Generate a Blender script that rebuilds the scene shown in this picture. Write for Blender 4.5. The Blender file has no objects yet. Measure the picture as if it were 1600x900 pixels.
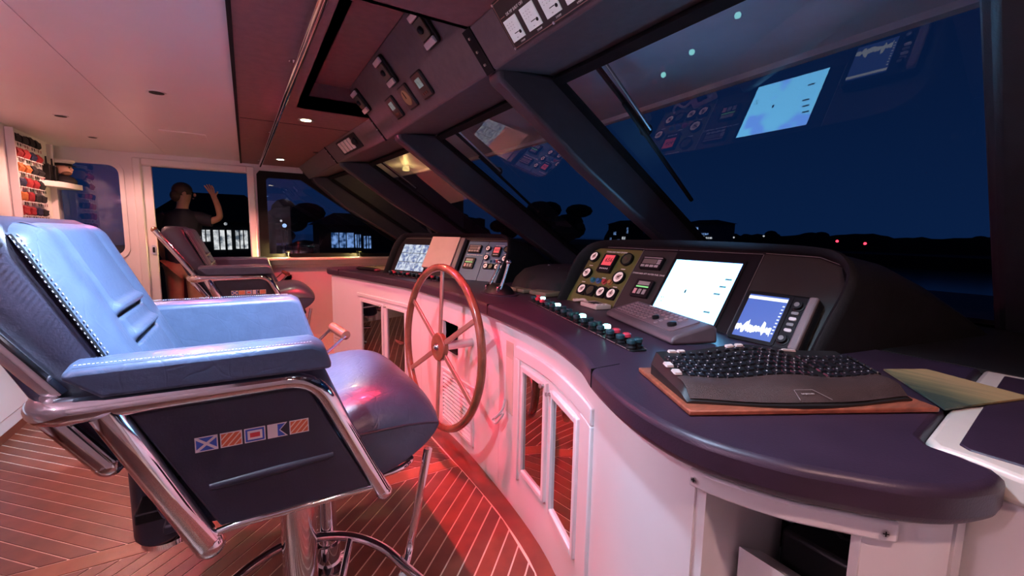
import bpy, bmesh, math, random
from mathutils import Matrix, Vector
random.seed(7)
SC = bpy.context.scene
COL = SC.collection
R = math.radians

# ------------------------------------------------------------------ camera
P_, YW, RL, H = R(6.9), R(31.0), R(0.9), 1.30
fw = Vector((math.sin(YW)*math.cos(P_), math.cos(YW)*math.cos(P_), -math.sin(P_)))
rt = Vector((math.cos(YW), -math.sin(YW), 0)); up = rt.cross(fw)
rt, up = rt*math.cos(RL)+up*math.sin(RL), up*math.cos(RL)-rt*math.sin(RL)
cd = bpy.data.cameras.new('camera'); cam = bpy.data.objects.new('camera', cd); COL.objects.link(cam)
cd.sensor_width = 36; cd.lens = 36*688/1600; cd.clip_start = .02; cd.clip_end = 2000
m = Matrix((rt, up, -fw)).transposed().to_4x4(); m.translation = (0, 0, H); cam.matrix_world = m
SC.camera = cam
# ------------------------------------------------------------------ world: dusk sky, exposure
SC.view_settings.view_transform = 'Standard'; SC.view_settings.look = 'None'
SC.view_settings.exposure = 0.0; SC.view_settings.gamma = 1.0; SC.view_settings.use_curve_mapping = False
W = bpy.data.worlds.new('dusk'); SC.world = W; W.use_nodes = True
nt = W.node_tree; nt.nodes.clear()
o_ = nt.nodes.new('ShaderNodeOutputWorld'); bg = nt.nodes.new('ShaderNodeBackground'); tc = nt.nodes.new('ShaderNodeTexCoord')
sp = nt.nodes.new('ShaderNodeSeparateXYZ'); rp = nt.nodes.new('ShaderNodeValToRGB')
nt.links.new(tc.outputs['Generated'], sp.inputs[0]); nt.links.new(sp.outputs['Z'], rp.inputs[0]); nt.links.new(rp.outputs[0], bg.inputs[0]); nt.links.new(bg.outputs[0], o_.inputs[0])
e = rp.color_ramp.elements; e[0].position = 0.0; e[0].color = (.0030, .0150, .060, 1); e[1].position = .55; e[1].color = (.0008, .0045, .024, 1)
bg.inputs[1].default_value = 1.0

def light(kind, name, loc, color, power, target=None, size=.1, spot=110, blend=.6):
    l = bpy.data.lights.new(name, kind); l.color = color; l.energy = power
    if kind == 'SPOT': l.spot_size = R(spot); l.spot_blend = blend; l.shadow_soft_size = size
    elif kind == 'AREA': l.shape = 'DISK'; l.size = size
    else: l.shadow_soft_size = size
    o = bpy.data.objects.new(name, l); COL.objects.link(o); o.location = loc
    if target is not None:
        o.rotation_euler = (Vector(target)-Vector(loc)).to_track_quat('-Z', 'Y').to_euler()
    return o
COOL = (.55, .72, 1.0); RED = (1.0, .03, .085); PINK = (1.0, .42, .50); WARM = (1.0, .80, .42); GRN = (.85, 1.0, .72)

# ------------------------------------------------------------------ materials
MATS = {}
def mat(name, color=(.5, .5, .5), rough=.5, metal=0, var=0, vscale=8, bump=0, bscale=60, coat=0, crough=.08, emit=None, estr=0, spec=None, stretch=None, alpha=None):
    if name in MATS: return MATS[name]
    m = bpy.data.materials.new(name); m.use_nodes = True; n = m.node_tree; b = n.nodes['Principled BSDF']
    b.inputs['Base Color'].default_value = (*color, 1); b.inputs['Roughness'].default_value = rough; b.inputs['Metallic'].default_value = metal
    if coat: b.inputs['Coat Weight'].default_value = coat; b.inputs['Coat Roughness'].default_value = crough
    if spec is not None: b.inputs['Specular IOR Level'].default_value = spec
    if emit: b.inputs['Emission Color'].default_value = (*emit, 1); b.inputs['Emission Strength'].default_value = estr
    t = n.nodes.new('ShaderNodeTexCoord'); mp = n.nodes.new('ShaderNodeMapping'); n.links.new(t.outputs['Object'], mp.inputs[0])
    if stretch: mp.inputs['Scale'].default_value = stretch
    if var:
        ns = n.nodes.new('ShaderNodeTexNoise'); ns.inputs['Scale'].default_value = vscale; ns.inputs['Detail'].default_value = 4
        n.links.new(mp.outputs[0], ns.inputs['Vector'])
        r = n.nodes.new('ShaderNodeValToRGB'); r.color_ramp.elements[0].position = .3; r.color_ramp.elements[1].position = .7
        r.color_ramp.elements[0].color = (*[c*(1-var) for c in color], 1); r.color_ramp.elements[1].color = (*[min(1, c*(1+var)) for c in color], 1)
        n.links.new(ns.outputs['Fac'], r.inputs[0]); n.links.new(r.outputs[0], b.inputs['Base Color'])
    if bump:
        ns = n.nodes.new('ShaderNodeTexNoise'); ns.inputs['Scale'].default_value = bscale; ns.inputs['Detail'].default_value = 5
        n.links.new(mp.outputs[0], ns.inputs['Vector'])
        bp = n.nodes.new('ShaderNodeBump'); bp.inputs['Strength'].default_value = bump; bp.inputs['Distance'].default_value = .004
        n.links.new(ns.outputs['Fac'], bp.inputs['Height']); n.links.new(bp.outputs[0], b.inputs['Normal'])
    MATS[name] = m; return m
def glass_mat(name, tint=(.85, .9, 1), refl=1.7, rough=0.0):
    m = bpy.data.materials.new(name); m.use_nodes = True; n = m.node_tree; n.nodes.clear()
    out = n.nodes.new('ShaderNodeOutputMaterial'); mx = n.nodes.new('ShaderNodeMixShader'); tr = n.nodes.new('ShaderNodeBsdfTransparent'); gl = n.nodes.new('ShaderNodeBsdfGlossy')
    lw = n.nodes.new('ShaderNodeLayerWeight'); lw.inputs[0].default_value = .5; pw = n.nodes.new('ShaderNodeMath'); pw.operation = 'POWER'; pw.inputs[1].default_value = 5
    fr = n.nodes.new('ShaderNodeMath'); fr.operation = 'MULTIPLY_ADD'; fr.inputs[1].default_value = .96; fr.inputs[2].default_value = .04
    n.links.new(lw.outputs['Facing'], pw.inputs[0]); n.links.new(pw.outputs[0], fr.inputs[0])
    mu = n.nodes.new('ShaderNodeMath'); mu.operation = 'MULTIPLY'; mu.inputs[1].default_value = refl; mu.use_clamp = True
    tr.inputs[0].default_value = (*tint, 1); gl.inputs['Roughness'].default_value = rough; gl.inputs[0].default_value = (1, 1, 1, 1)
    n.links.new(fr.outputs[0], mu.inputs[0]); n.links.new(mu.outputs[0], mx.inputs[0]); n.links.new(tr.outputs[0], mx.inputs[1]); n.links.new(gl.outputs[0], mx.inputs[2]); n.links.new(mx.outputs[0], out.inputs[0])
    MATS[name] = m; return m
WHITE = mat('white_paint', (.80, .78, .78), .28, var=.03, vscale=3, coat=.3)
CEILW = mat('white_ceiling_paint', (.78, .75, .76), .38, var=.02, vscale=2)
DARKC = mat('red_lit_ceiling_leather', (.190, .080, .078), .55, var=.12, vscale=25, bump=.25, bscale=220)  # red light on the ceiling put into the leather colour
BOXM = mat('dark_padded_vinyl', (.105, .080, .085), .5, var=.12, vscale=30, bump=.25, bscale=260)
FINM = mat('dark_mullion_vinyl', (.034, .034, .042), .40, var=.1, vscale=20, bump=.15, bscale=200)
BLACK = mat('black_plastic', (.007, .007, .008), .45, var=.1, vscale=20, spec=.25)
GASK = mat('black_rubber', (.006, .006, .007), .7, var=.1, vscale=20, spec=.15)
DASH = mat('charcoal_dash', (.013, .013, .014), .65, var=.15, vscale=20, bump=.2, bscale=200, spec=.2)
CTR = mat('aubergine_worktop', (.036, .020, .037), .38, var=.12, vscale=14, bump=.12, bscale=300)
CHROME = mat('chrome', (.82, .82, .84), .08, 1, var=.03, vscale=6)
STEEL = mat('brushed_steel', (.6, .6, .6), .3, 1, var=.05, vscale=20)
TEAK = [mat('teak_%d' % i, c, .38, var=.25, vscale=9, coat=.25, crough=.3, stretch=(1, 1, 1), bump=.05, bscale=40) for i, c in enumerate([(.150, .048, .029), (.180, .056, .032), (.118, .039, .025), (.168, .050, .027), (.138, .053, .034)])]
KINGT = mat('pale_teak', (.27, .12, .06), .33, var=.2, vscale=9, coat=.3)
MARG = mat('red_margin_teak', (.17, .045, .028), .3, var=.2, vscale=9, coat=.4)
CAULK = mat('cream_caulk', (.72, .62, .50), .5, var=.05, vscale=40)
LEATH = mat('navy_leather', (.048, .067, .116), .33, var=.12, vscale=14, bump=.28, bscale=55, coat=.12)
LEATHD = mat('dark_navy_leather', (.022, .022, .042), .42, var=.1, vscale=14, bump=.15, bscale=160)
_n = LEATH.node_tree; _b = _n.nodes['Principled BSDF']; _old = _b.inputs['Normal'].links[0].from_node
_v = _n.nodes.new('ShaderNodeTexVoronoi'); _v.feature = 'DISTANCE_TO_EDGE'; _v.inputs['Scale'].default_value = 11; _w = _n.nodes.new('ShaderNodeTexNoise'); _w.inputs['Scale'].default_value = 5; _mx = _n.nodes.new('ShaderNodeVectorMath'); _mx.operation = 'MULTIPLY_ADD'; _mx.inputs[1].default_value = (.22, .22, .22); _tc = _n.nodes.new('ShaderNodeTexCoord')
_n.links.new(_tc.outputs['Object'], _w.inputs['Vector']); _n.links.new(_w.outputs['Color'], _mx.inputs[0]); _n.links.new(_tc.outputs['Object'], _mx.inputs[2]); _n.links.new(_mx.outputs[0], _v.inputs['Vector'])
_mr = _n.nodes.new('ShaderNodeMapRange'); _mr.inputs['From Max'].default_value = .05; _n.links.new(_v.outputs['Distance'], _mr.inputs['Value'])
_b2 = _n.nodes.new('ShaderNodeBump'); _b2.inputs['Strength'].default_value = .13; _b2.inputs['Distance'].default_value = .003; _n.links.new(_mr.outputs[0], _b2.inputs['Height']); _n.links.new(_old.outputs[0], _b2.inputs['Normal']); _n.links.new(_b2.outputs[0], _b.inputs['Normal'])
STITCH = mat('pale_thread', (.45, .45, .55), .6, var=.1)
MAHOG = mat('varnished_mahogany', (.19, .085, .045), .22, var=.3, vscale=12, coat=.6)
SPOKE = mat('bronze_spoke', (.42, .30, .24), .3, .6, var=.1)
WOODB = mat('red_brown_board', (.30, .085, .045), .4, var=.35, vscale=18, stretch=(1, 5, 5))
BEIGE = mat('beige_plastic', (.55, .45, .38), .5, var=.06)
TINT = glass_mat('smoked_glass', (.05, .025, .03), 3.4)
PANE = glass_mat('window_glass', (.92, .95, 1.0), 1.6)
SKIN = mat('skin', (.42, .22, .15), .5, var=.1)
def emis(name, c, s): return mat(name, (.02, .02, .02), .4, emit=c, estr=s, var=.05)

# ------------------------------------------------------------------ mesh builder
class MB:
    def __init__(s): s.v = []; s.f = []; s.m = []
    def add(s, vs, fs, M=None, mi=0):
        k = len(s.v)
        s.v += [tuple(M @ Vector(p)) if M is not None else tuple(p) for p in vs]
        s.f += [[k+i for i in f] for f in fs]; s.m += [mi]*len(fs); return s
    def box(s, x0, x1, y0, y1, z0, z1, M=None, mi=0):
        return s.add([(x, y, z) for z in (z0, z1) for y in (y0, y1) for x in (x0, x1)], [(0, 2, 3, 1), (4, 5, 7, 6), (0, 1, 5, 4), (2, 6, 7, 3), (0, 4, 6, 2), (1, 3, 7, 5)], M, mi)
    def prism(s, poly, z0, z1, M=None, mi=0):
        n = len(poly)
        return s.add([(*p, z0) for p in poly]+[(*p, z1) for p in poly], [list(range(n))[::-1], list(range(n, 2*n))]+[(i, (i+1) % n, n+(i+1) % n, n+i) for i in range(n)], M, mi)
    def loft(s, rings, caps=True, M=None, mi=0, closed=True):
        n = len(rings[0]); vs = [p for r in rings for p in r]; fs = []
        for k in range(len(rings)-1):
            for i in range(n if closed else n-1):
                j = (i+1) % n; fs.append((k*n+i, k*n+j, (k+1)*n+j, (k+1)*n+i))
        if caps: fs += [list(range(n))[::-1], list(range((len(rings)-1)*n, len(rings)*n))]
        return s.add(vs, fs, M, mi)
    def tube(s, pts, r, n=10, closed=False, M=None, mi=0, sx=1.0):
        pts = [Vector(p) for p in pts]; N = len(pts); rings = []
        T = []
        for i in range(N):
            a = pts[i-1] if (i or closed) else pts[0]; b = pts[(i+1) % N] if (i < N-1 or closed) else pts[-1]
            T.append((b-a).normalized())
        up_ = Vector((0, 0, 1)) if abs(T[0].z) < .9 else Vector((1, 0, 0))
        nx = T[0].cross(up_).normalized()
        for i in range(N):
            nx = (nx-T[i]*nx.dot(T[i])).normalized(); ny = T[i].cross(nx)
            rr = r[i] if isinstance(r, (list, tuple)) else r
            rings.append([tuple(pts[i]+(nx*math.cos(2*math.pi*k/n)*sx+ny*math.sin(2*math.pi*k/n))*rr) for k in range(n)])
        if closed: rings.append(rings[0])
        return s.loft(rings, caps=not closed, M=M, mi=mi)
    def cyl(s, a, b, r, r2=None, n=16, M=None, mi=0):
        return s.tube([a, b], [r, r if r2 is None else r2], n, M=M, mi=mi)
    def lathe(s, prof, n=20, M=None, mi=0):
        rings = [[(r*math.cos(2*math.pi*k/n), r*math.sin(2*math.pi*k/n), z) for k in range(n)] for r, z in prof]
        return s.loft(rings, True, M, mi)
    def ball(s, c, r, nu=14, nv=9, M=None, mi=0):
        r = (r, r, r) if not isinstance(r, (tuple, list)) else r; rings = []
        for j in range(nv+1):
            t = math.pi*(j+.02)/(nv+.04); rings.append([(c[0]+r[0]*math.sin(t)*math.cos(2*math.pi*k/nu), c[1]+r[1]*math.sin(t)*math.sin(2*math.pi*k/nu), c[2]-r[2]*math.cos(t)) for k in range(nu)])
        return s.loft(rings, True, M, mi)
    def grid(s, fn, nu, nv, M=None, mi=0):
        vs = [fn(i/nu, j/nv) for j in range(nv+1) for i in range(nu+1)]
        return s.add(vs, [(j*(nu+1)+i, j*(nu+1)+i+1, (j+1)*(nu+1)+i+1, (j+1)*(nu+1)+i) for j in range(nv) for i in range(nu)], M, mi)
    def build(s, name, mats, parent=None, bevel=0, seg=2, smooth=True, ang=38, label=None, cat=None, group=None, kind=None, mesh=None):
        vs = [Vector(p) for p in s.v]
        if parent is not None:
            inv = WM[parent.name].inverted(); vs = [inv @ p for p in vs]; org = None
        else:
            xs = [p.x for p in vs]; ys = [p.y for p in vs]; zs = [p.z for p in vs]
            org = Vector(((min(xs)+max(xs))/2, (min(ys)+max(ys))/2, min(zs))); vs = [p-org for p in vs]
        me = bpy.data.meshes.new(name); bm = bmesh.new()
        bv = [bm.verts.new(p) for p in vs]
        for f, mi in zip(s.f, s.m):
            if len(set(f)) < 3: continue
            try: q = bm.faces.new([bv[i] for i in f]); q.material_index = mi; q.smooth = smooth
            except ValueError: pass
        bmesh.ops.recalc_face_normals(bm, faces=bm.faces); bm.to_mesh(me); bm.free()
        for mm in (mats if isinstance(mats, (list, tuple)) else [mats]): me.materials.append(mm)
        if smooth: me.set_sharp_from_angle(angle=R(ang))
        o = bpy.data.objects.new(name, me); COL.objects.link(o)
        if parent is not None: o.parent = parent; WM[o.name] = WM[parent.name].copy()
        else: o.location = org; WM[o.name] = Matrix.Translation(org)
        if bevel:
            b = o.modifiers.new('bevel', 'BEVEL'); b.width = bevel; b.segments = seg; b.limit_method = 'ANGLE'; b.angle_limit = R(40); b.harden_normals = False
        tag(o, label, cat, group, kind); return o
WM = {}
def tag(o, label=None, cat=None, group=None, kind=None):
    for k, v in (('label', label), ('category', cat), ('group', group), ('kind', kind)):
        if v: o[k] = v
    return o
def thing(name, loc, label, cat, group=None, kind=None):
    o = bpy.data.objects.new(name, None); COL.objects.link(o); o.location = loc; o.empty_display_size = .05
    WM[o.name] = Matrix.Translation(Vector(loc)); return tag(o, label, cat, group, kind)
def sub(o, name, mesh_or_obj, parent): pass
def copy_tree(o, offset, parent=None):
    c = o.copy(); COL.objects.link(c)
    if parent is None: c.location = o.location+Vector(offset); WM[c.name] = Matrix.Translation(Vector(offset)) @ WM[o.name]
    else: c.parent = parent; WM[c.name] = WM[parent.name].copy()
    for ch in o.children: copy_tree(ch, offset, c)
    return c
def frame(o, u, v):
    u = Vector(u).normalized(); v = Vector(v).normalized(); n = u.cross(v)
    M = Matrix((u, v, n)).transposed().to_4x4(); M.translation = Vector(o); return M
def text(s, size, M, mt, parent, name='lettering', align='CENTER', ext=.0006):
    cu = bpy.data.curves.new('t', 'FONT'); cu.body = s; cu.size = size; cu.align_x = align; cu.align_y = 'CENTER'; cu.extrude = ext; cu.resolution_u = 2
    o = bpy.data.objects.new('t', cu); COL.objects.link(o)
    me = bpy.data.meshes.new_from_object(o); me.name = name; bpy.data.objects.remove(o); bpy.data.curves.remove(cu)
    me.transform(M); 
    if parent is not None: me.transform(WM[parent.name].inverted())
    me.materials.clear(); me.materials.append(mt)
    q = bpy.data.objects.new(name, me); COL.objects.link(q); q.parent = parent; WM[q.name] = WM[parent.name].copy(); return q
def arc(c, r, a0, a1, n):
    return [(c[0]+r*math.cos(R(a0+(a1-a0)*i/n)), c[1]+r*math.sin(R(a0+(a1-a0)*i/n))) for i in range(n+1)]
def rrect(x0, x1, y0, y1, r, n=4):
    return arc((x1-r, y0+r), r, -90, 0, n)+arc((x1-r, y1-r), r, 0, 90, n)+arc((x0+r, y1-r), r, 90, 180, n)+arc((x0+r, y0+r), r, 180, 270, n)
def spline(pts, n=6):
    P = [Vector(p) for p in pts]; out = []
    for i in range(len(P)-1):
        a = P[i-1] if i else P[0]*2-P[1]; b = P[i]; c = P[i+1]; d = P[i+2] if i+2 < len(P) else P[-1]*2-P[-2]
        for k in range(n):
            t = k/n; out.append(.5*((2*b)+(c-a)*t+(2*a-5*b+4*c-d)*t*t+(3*b-a-3*c+d)*t**3))
    out.append(P[-1]); return out
def fillet(pts, r, n=5):
    P = [Vector(p) for p in pts]; out = [P[0]]
    for i in range(1, len(P)-1):
        a = (P[i-1]-P[i]); b = (P[i+1]-P[i]); d = min(r, a.length*.49, b.length*.49)
        p0 = P[i]+a.normalized()*d; p2 = P[i]+b.normalized()*d
        for k in range(n+1):
            t = k/n; out.append(p0*(1-t)**2+P[i]*2*t*(1-t)+p2*t*t)
    out.append(P[-1]); return out

# ================================================================== SETTING
AFT, STB, PRT, CZ, DZ = -1.55, 6.0, -1.2, 2.08, 2.062
# counter edge curve in plan, far to near
E0 = [(.66, 4.60), (.70, 4.45), (.83, 3.95), (.93, 3.5), (1.005, 3.13), (1.045, 2.5), (1.022, 1.94), (.962, 1.40), (.852, 1.03), (.767, .86), (.70, .70), (.665, .57), (.662, .46), (.705, .34), (.755, .27), (.80, .215), (.855, .175), (.92, .152), (.965, .150)]
ES = [(p.x, p.y) for p in spline([Vector((*p, 0)) for p in E0], 5)]
def offs(C, d):
    out = []
    for i, p in enumerate(C):
        a = Vector(C[max(0, i-1)]); b = Vector(C[min(len(C)-1, i+1)]); t = (b-a).normalized(); out.append((p[0]-t.y*d, p[1]+t.x*d))
    return out
CB = offs(ES, .035)
def cb_at(y):
    for a, b in zip(CB[:-1], CB[1:]):
        if b[1] <= y <= a[1]:
            t = (a[1]-y)/(a[1]-b[1]+1e-9); return (a[0]+(b[0]-a[0])*t, y)
    return CB[0] if y > CB[0][1] else CB[-1]
def cb_seg(y0, y1, d=0):   # points of cabinet front from y0 (far) down to y1 (near)
    pts = [cb_at(y0)]+[p for p in CB if y1+.004 < p[1] < y0-.004]+[cb_at(y1)]
    return offs(pts, d) if d else pts

# ---- floor
floor = MB().box(AFT-.1, 2.2, PRT-.1, STB+1.2, -.12, -.0025).build('floor', CAULK, kind='structure')
def clip(poly, a, b, c):
    out = []
    for i in range(len(poly)):
        p, q = poly[i], poly[(i+1) % len(poly)]; dp, dq = a*p[0]+b*p[1]-c, a*q[0]+b*q[1]-c
        if dp >= 0: out.append(p)
        if (dp < 0) != (dq < 0): t = dp/(dp-dq); out.append((p[0]+(q[0]-p[0])*t, p[1]+(q[1]-p[1])*t))
    return out
def planks(poly, nx, ny, w, gap):
    ds = [nx*p[0]+ny*p[1] for p in poly]; d = min(ds); i = 0
    while d < max(ds):
        q = clip(clip(poly, nx, ny, d+gap/2), -nx, -ny, -(d+w-gap/2))
        if len(q) >= 3:
            ar = abs(sum(q[k][0]*q[(k+1) % len(q)][1]-q[(k+1) % len(q)][0]*q[k][1] for k in range(len(q))))/2
            if ar > .002: MB().prism(q, -.012, 0).build('plank', random.choice(TEAK), floor, smooth=False)
        d += w; i += 1
s2 = math.sqrt(.5)
planks([(AFT, 2.262), (.955, 2.262), (.95, 2.9), (.86, 3.4), (.60, 4.3), (.60, 5.99), (AFT, 5.99)], s2, s2, .0625, .0068)
planks([(AFT, -.5), (.45, -.5), (.50, .5), (.76, 1.0), (.894, 1.286), (.945, 1.62), (.957, 1.9), (.96, 2.158), (AFT, 2.158)], s2, -s2, .0625, .0068)
MB().prism([(AFT, 2.166), (.96, 2.166), (.955, 2.254), (AFT, 2.254)], -.012, 0).build('king_plank', KINGT, floor, smooth=False)
inn = [(.605, 4.3), (.865, 3.4), (.957, 2.9), (.963, 2.2), (.963, 1.9), (.951, 1.62), (.90, 1.284), (.766, .996), (.51, .5)]
innS = [(p.x, p.y) for p in spline([Vector((*p, 0)) for p in inn], 4)]
outS = [cb_at(max(min(p[1], 4.5), .5)) for p in innS]
for i0, i1 in ((0, 10), (10, 18), (18, 26), (26, len(innS)-1)):
    MB().prism(innS[i0:i1+1]+[(x+.03, y) for x, y in outS[i0:i1+1]][::-1], -.012, 0).build('margin_plank', MARG, floor, smooth=False)

# ---- ceilings
ceil = MB().box(AFT-.1, -.69, PRT-.1, STB+.1, CZ, CZ+.05).box(-.684, .005, PRT-.1, STB+.1, CZ, CZ+.05).box(-.70, -.67, PRT, STB, CZ+.004, CZ+.05).build('ceiling', CEILW, kind='structure', smooth=False)
edge = -.02
dk = MB()
dk.box(edge, .34, PRT-.1, STB+.1, DZ, CZ+.06)                       # aft strip
dk.box(.34, 1.16, 3.118, STB+.1, DZ, CZ+.06); dk.box(.34, 1.16, PRT-.1, 1.602, DZ, CZ+.06)
dceil = dk.build('ceiling', DARKC, kind='structure', smooth=False)
MB().box(edge-.004, edge+.012, PRT-.1, STB, DZ-.004, CZ+.03).build('trim_strip', GASK, dceil, smooth=False)
for yy in (3.62,):
    MB().box(.0, .72, yy-.003, yy+.003, DZ-.0015, DZ+.01).build('seam', GASK, dceil, smooth=False)
cof = MB(); zt = 2.222
cof.box(.30, .34, 1.62, 3.13, DZ, zt+.03); cof.box(.34, .9, 3.118, 3.14, DZ-.0, zt+.03); cof.box(.34, .9, 1.58, 1.602, DZ, zt+.03); cof.box(.30, .9, 1.6, 3.14, zt, zt+.04)
cof.build('coffer', DARKC, dceil, smooth=False)
# roof above everything
MB().box(AFT-.15, 1.16, PRT-.15, STB+.15, 2.3, 2.36).build('ceiling', CEILW, kind='structure', smooth=False)

# ---- starboard wall (far) with door, small window, side window
wm_ = MB(); y0, y1 = STB, STB+.10
def wb(x0, x1, z0, z1): wm_.box(x0, x1, y0, y1, z0, z1)
wb(AFT-.1, -1.075, 1.945, 2.3); wb(AFT-.1, -1.075, 0, 1.02); wb(-1.075, -.90, 0, 2.3); wb(-.90, .04, 1.955, 2.3)
wb(.04, .165, 0, 2.3); wb(.165, 2.75, 0, .985); wb(.165, .9, 1.95, 2.3)
wall_s = wm_.build('wall_starboard', WHITE, kind='structure', smooth=False)
# window corner fillets of the small window
wf = MB()
ri = rrect(-1.70, -1.085, 1.03, 1.935, .09, 6); ro = rrect(-1.74, -1.045, .99, 1.975, .11, 6)
M_ = Matrix(((1, 0, 0, 0), (0, 0, -1, STB), (0, 1, 0, 0), (0, 0, 0, 1)))  # local (x,z)->world, normal -Y
wf.loft([[(x, y, 0) for x, y in ri], [(x, y, .018) for x, y in ri], [(x, y, .018) for x, y in ro], [(x, y, 0) for x, y in ro]], caps=False, M=M_)
w6 = thing('window_6', (-1.3, STB, 1.0), None, None, kind='structure')
wf.build('window_frame', WHITE, w6); MB().box(-1.75, -1.05, STB+.04, STB+.048, .98, 1.98).build('pane', PANE, w6, smooth=False)
# door 1: frame, leaf slid open, latch
d1 = thing('door_1', (-.43, STB, 0), None, None, kind='structure')
df = MB(); df.box(-.975, -.905, STB-.03, STB+.1, 0, 2.03).box(.035, .108, STB-.03, STB+.1, 0, 2.03).box(-.905, .035, STB-.03, STB+.1, 1.96, 2.03)
df.build('door_frame', WHITE, d1, bevel=.012)
MB().box(-.905, -.825, STB+.015, STB+.06, 0, 1.955).build('door_leaf', WHITE, d1, bevel=.006)
MB().prism(rrect(-.018, .018, -.05, .05, .016), 0, .012, frame((-.855, STB+.015, 1.08), (1, 0, 0), (0, 0, 1)) @ Matrix.Identity(4)).build('latch', STEEL, d1)
MB().prism(rrect(-.010, .010, -.03, .03, .009), .012, .02, frame((-.855, STB+.015, 1.08), (1, 0, 0), (0, 0, 1))).build('latch_pull', BLACK, d1)
# side window 5 in the starboard wall
w5 = thing('window_5', (.9, STB, .98), None, None, kind='structure')
sp5 = [(.20, 1.0), (2.05, 1.0), (2.0, 1.04), (.60, 1.945), (.23, 1.945), (.20, 1.91)]
fo = MB(); ctr5 = (.9, 1.3)
fi5 = [(.225, 1.03), (1.93, 1.03), (.59, 1.915), (.25, 1.915), (.225, 1.89)]
fo5 = [(.13, .985), (2.10, .985), (.62, 1.99), (.16, 1.99), (.13, 1.95)]
fo.loft([[(x, y, 0) for x, y in fi5], [(x, y, .03) for x, y in fi5], [(x, y, .03) for x, y in fo5], [(x, y, -.05) for x, y in fo5]], caps=False, M=M_)
fo.build('window_frame', GASK, w5, smooth=False)
MB().prism(fi5, -.02, -.012, M_).build('pane', PANE, w5, smooth=False)
# dark fill above the diagonal (A-pillar lining)
MB().prism([(.62, 1.99), (2.10, .985), (2.75, .985), (2.75, 2.3), (.62, 2.3)], -.10, .005, M_).build('trim_7', FINM, kind='structure', smooth=False)
# lit sill ledge and wall panelling below
sl = MB(); sl.box(.11, 1.9, STB-.16, STB, .955, .985).box(.11, 1.9, STB-.10, STB, .90, .955).box(.11, 1.9, STB-.05, STB, .86, .90)
sl.build('trim_8', mat('warm_lit_sill_paint', (.80, .76, .62), .3, var=.03, coat=.3), kind='structure', bevel=.008)  # white sill, its warm yellow light put into the paint colour
ot = thing('wall_outlet', (.41, STB-.005, .66), 'white wall outlet plate below the lit side window sill', 'outlet')
MB().prism(rrect(-.04, .04, -.06, .06, .008), 0, .006, frame((.41, STB, .715), (-1, 0, 0), (0, 0, 1))).build('plate', mat('outlet_white', (.75, .70, .66), .4, var=.03), ot)
for k in (-.032, 0, .032): MB().prism(rrect(-.014, .014, -.010, .010, .003), .006, .009, frame((.41, STB, .715+k), (-1, 0, 0), (0, 0, 1))).build('socket', BEIGE, ot)
# aft wall + port wall
MB().box(AFT-.1, AFT, PRT-.1, STB+.1, 0, 2.3).build('wall_aft', WHITE, kind='structure', smooth=False)
MB().box(AFT-.1, 2.75, PRT-.1, PRT, 0, 2.3).build('wall_port', WHITE, kind='structure', smooth=False)
bc = thing('base_cabinet', (-1.42, 2.2, 0), 'low white panelled cabinet behind the near chair, along the aft wall', 'cabinet')
MB().box(AFT+.003, -1.31, -.9, 4.7, .06, .86).build('body', WHITE, bc, bevel=.006)
MB().box(AFT+.003, -1.29, -.9, 4.72, .86, .89).build('top', WHITE, bc, bevel=.008)
for yy in (-.1, .9, 1.9, 2.9, 3.9):
    MB().box(-1.31, -1.297, yy-.44, yy+.44, .15, .80).build('door_panel', WHITE, bc, bevel=.006)
MB().box(AFT+.003, -1.32, -.9, 4.68, 0, .06).build('plinth', MARG, bc)

# ---- overhead boxes along the windscreen
def low(y): return .85 if y < 3.12 else (.85+(y-3.12)*(.75-.85)/1.29 if y < 4.41 else .75+(y-4.41)*(.68-.75)/1.54)
def headx(y): return 1.14 if y < 2.9 else (1.14-(y-2.9)*.072 if y < 4.36 else 1.035-(y-4.36)*.105)
BX = [(-.9, 1.595, 'dark padded overhead box nearest the camera, blue-lit beneath, carrying the meter panel'), (1.605, 3.115, 'dark padded overhead box carrying the three handset clips and three small gauges'), (3.125, 4.405, 'dark padded overhead box carrying the row of four pale switches'), (4.415, 5.95, 'short blank dark overhead box at the far end beside the side window')]
boxes = []
for i, (a, b, lb) in enumerate(BX):
    t = thing('overhead_box', ((low(a)+.1), (a+b)/2, 1.93), lb, 'overhead box', 'padded overhead boxes above the windscreen')
    topz = zt-.001 if i == 1 else DZ-.001
    def ring(y, dz=0):
        l = low(y); hx = headx(y)
        return [(l, y, 1.93), (l-.82*(topz-1.93), y, topz), (hx+.02, y, topz), (hx+.02, y, 1.965), (hx-.05, y, 1.962)]
    MB().loft([ring(a), ring(b)]).build('shell', BOXM, t, bevel=.008)
    boxes.append(t)
    if i < 3:
        Mj = lambda y: None
        js = MB(); yy = b+.005; l = low(yy)
        js.loft([[(l-.82*(q-1.93)-.004, yy-w, q-.003) for q in (1.926, 2.06)]+[(l-.82*(q-1.93)+.02, yy-w, q+.02) for q in (2.06, 1.926)] for w in (-(.03 if i == 0 else .008), (.03 if i == 0 else .008))])
        js.build('joint_strip', GASK, t, smooth=False)
        for q in (1.955, 1.995, 2.035):
            MB().cyl((l-.82*(q-1.93)-.004, yy, q-.003), (l-.82*(q-1.93)-.009, yy, q-.007), .005, n=10).build('screw', STEEL, t)

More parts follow.
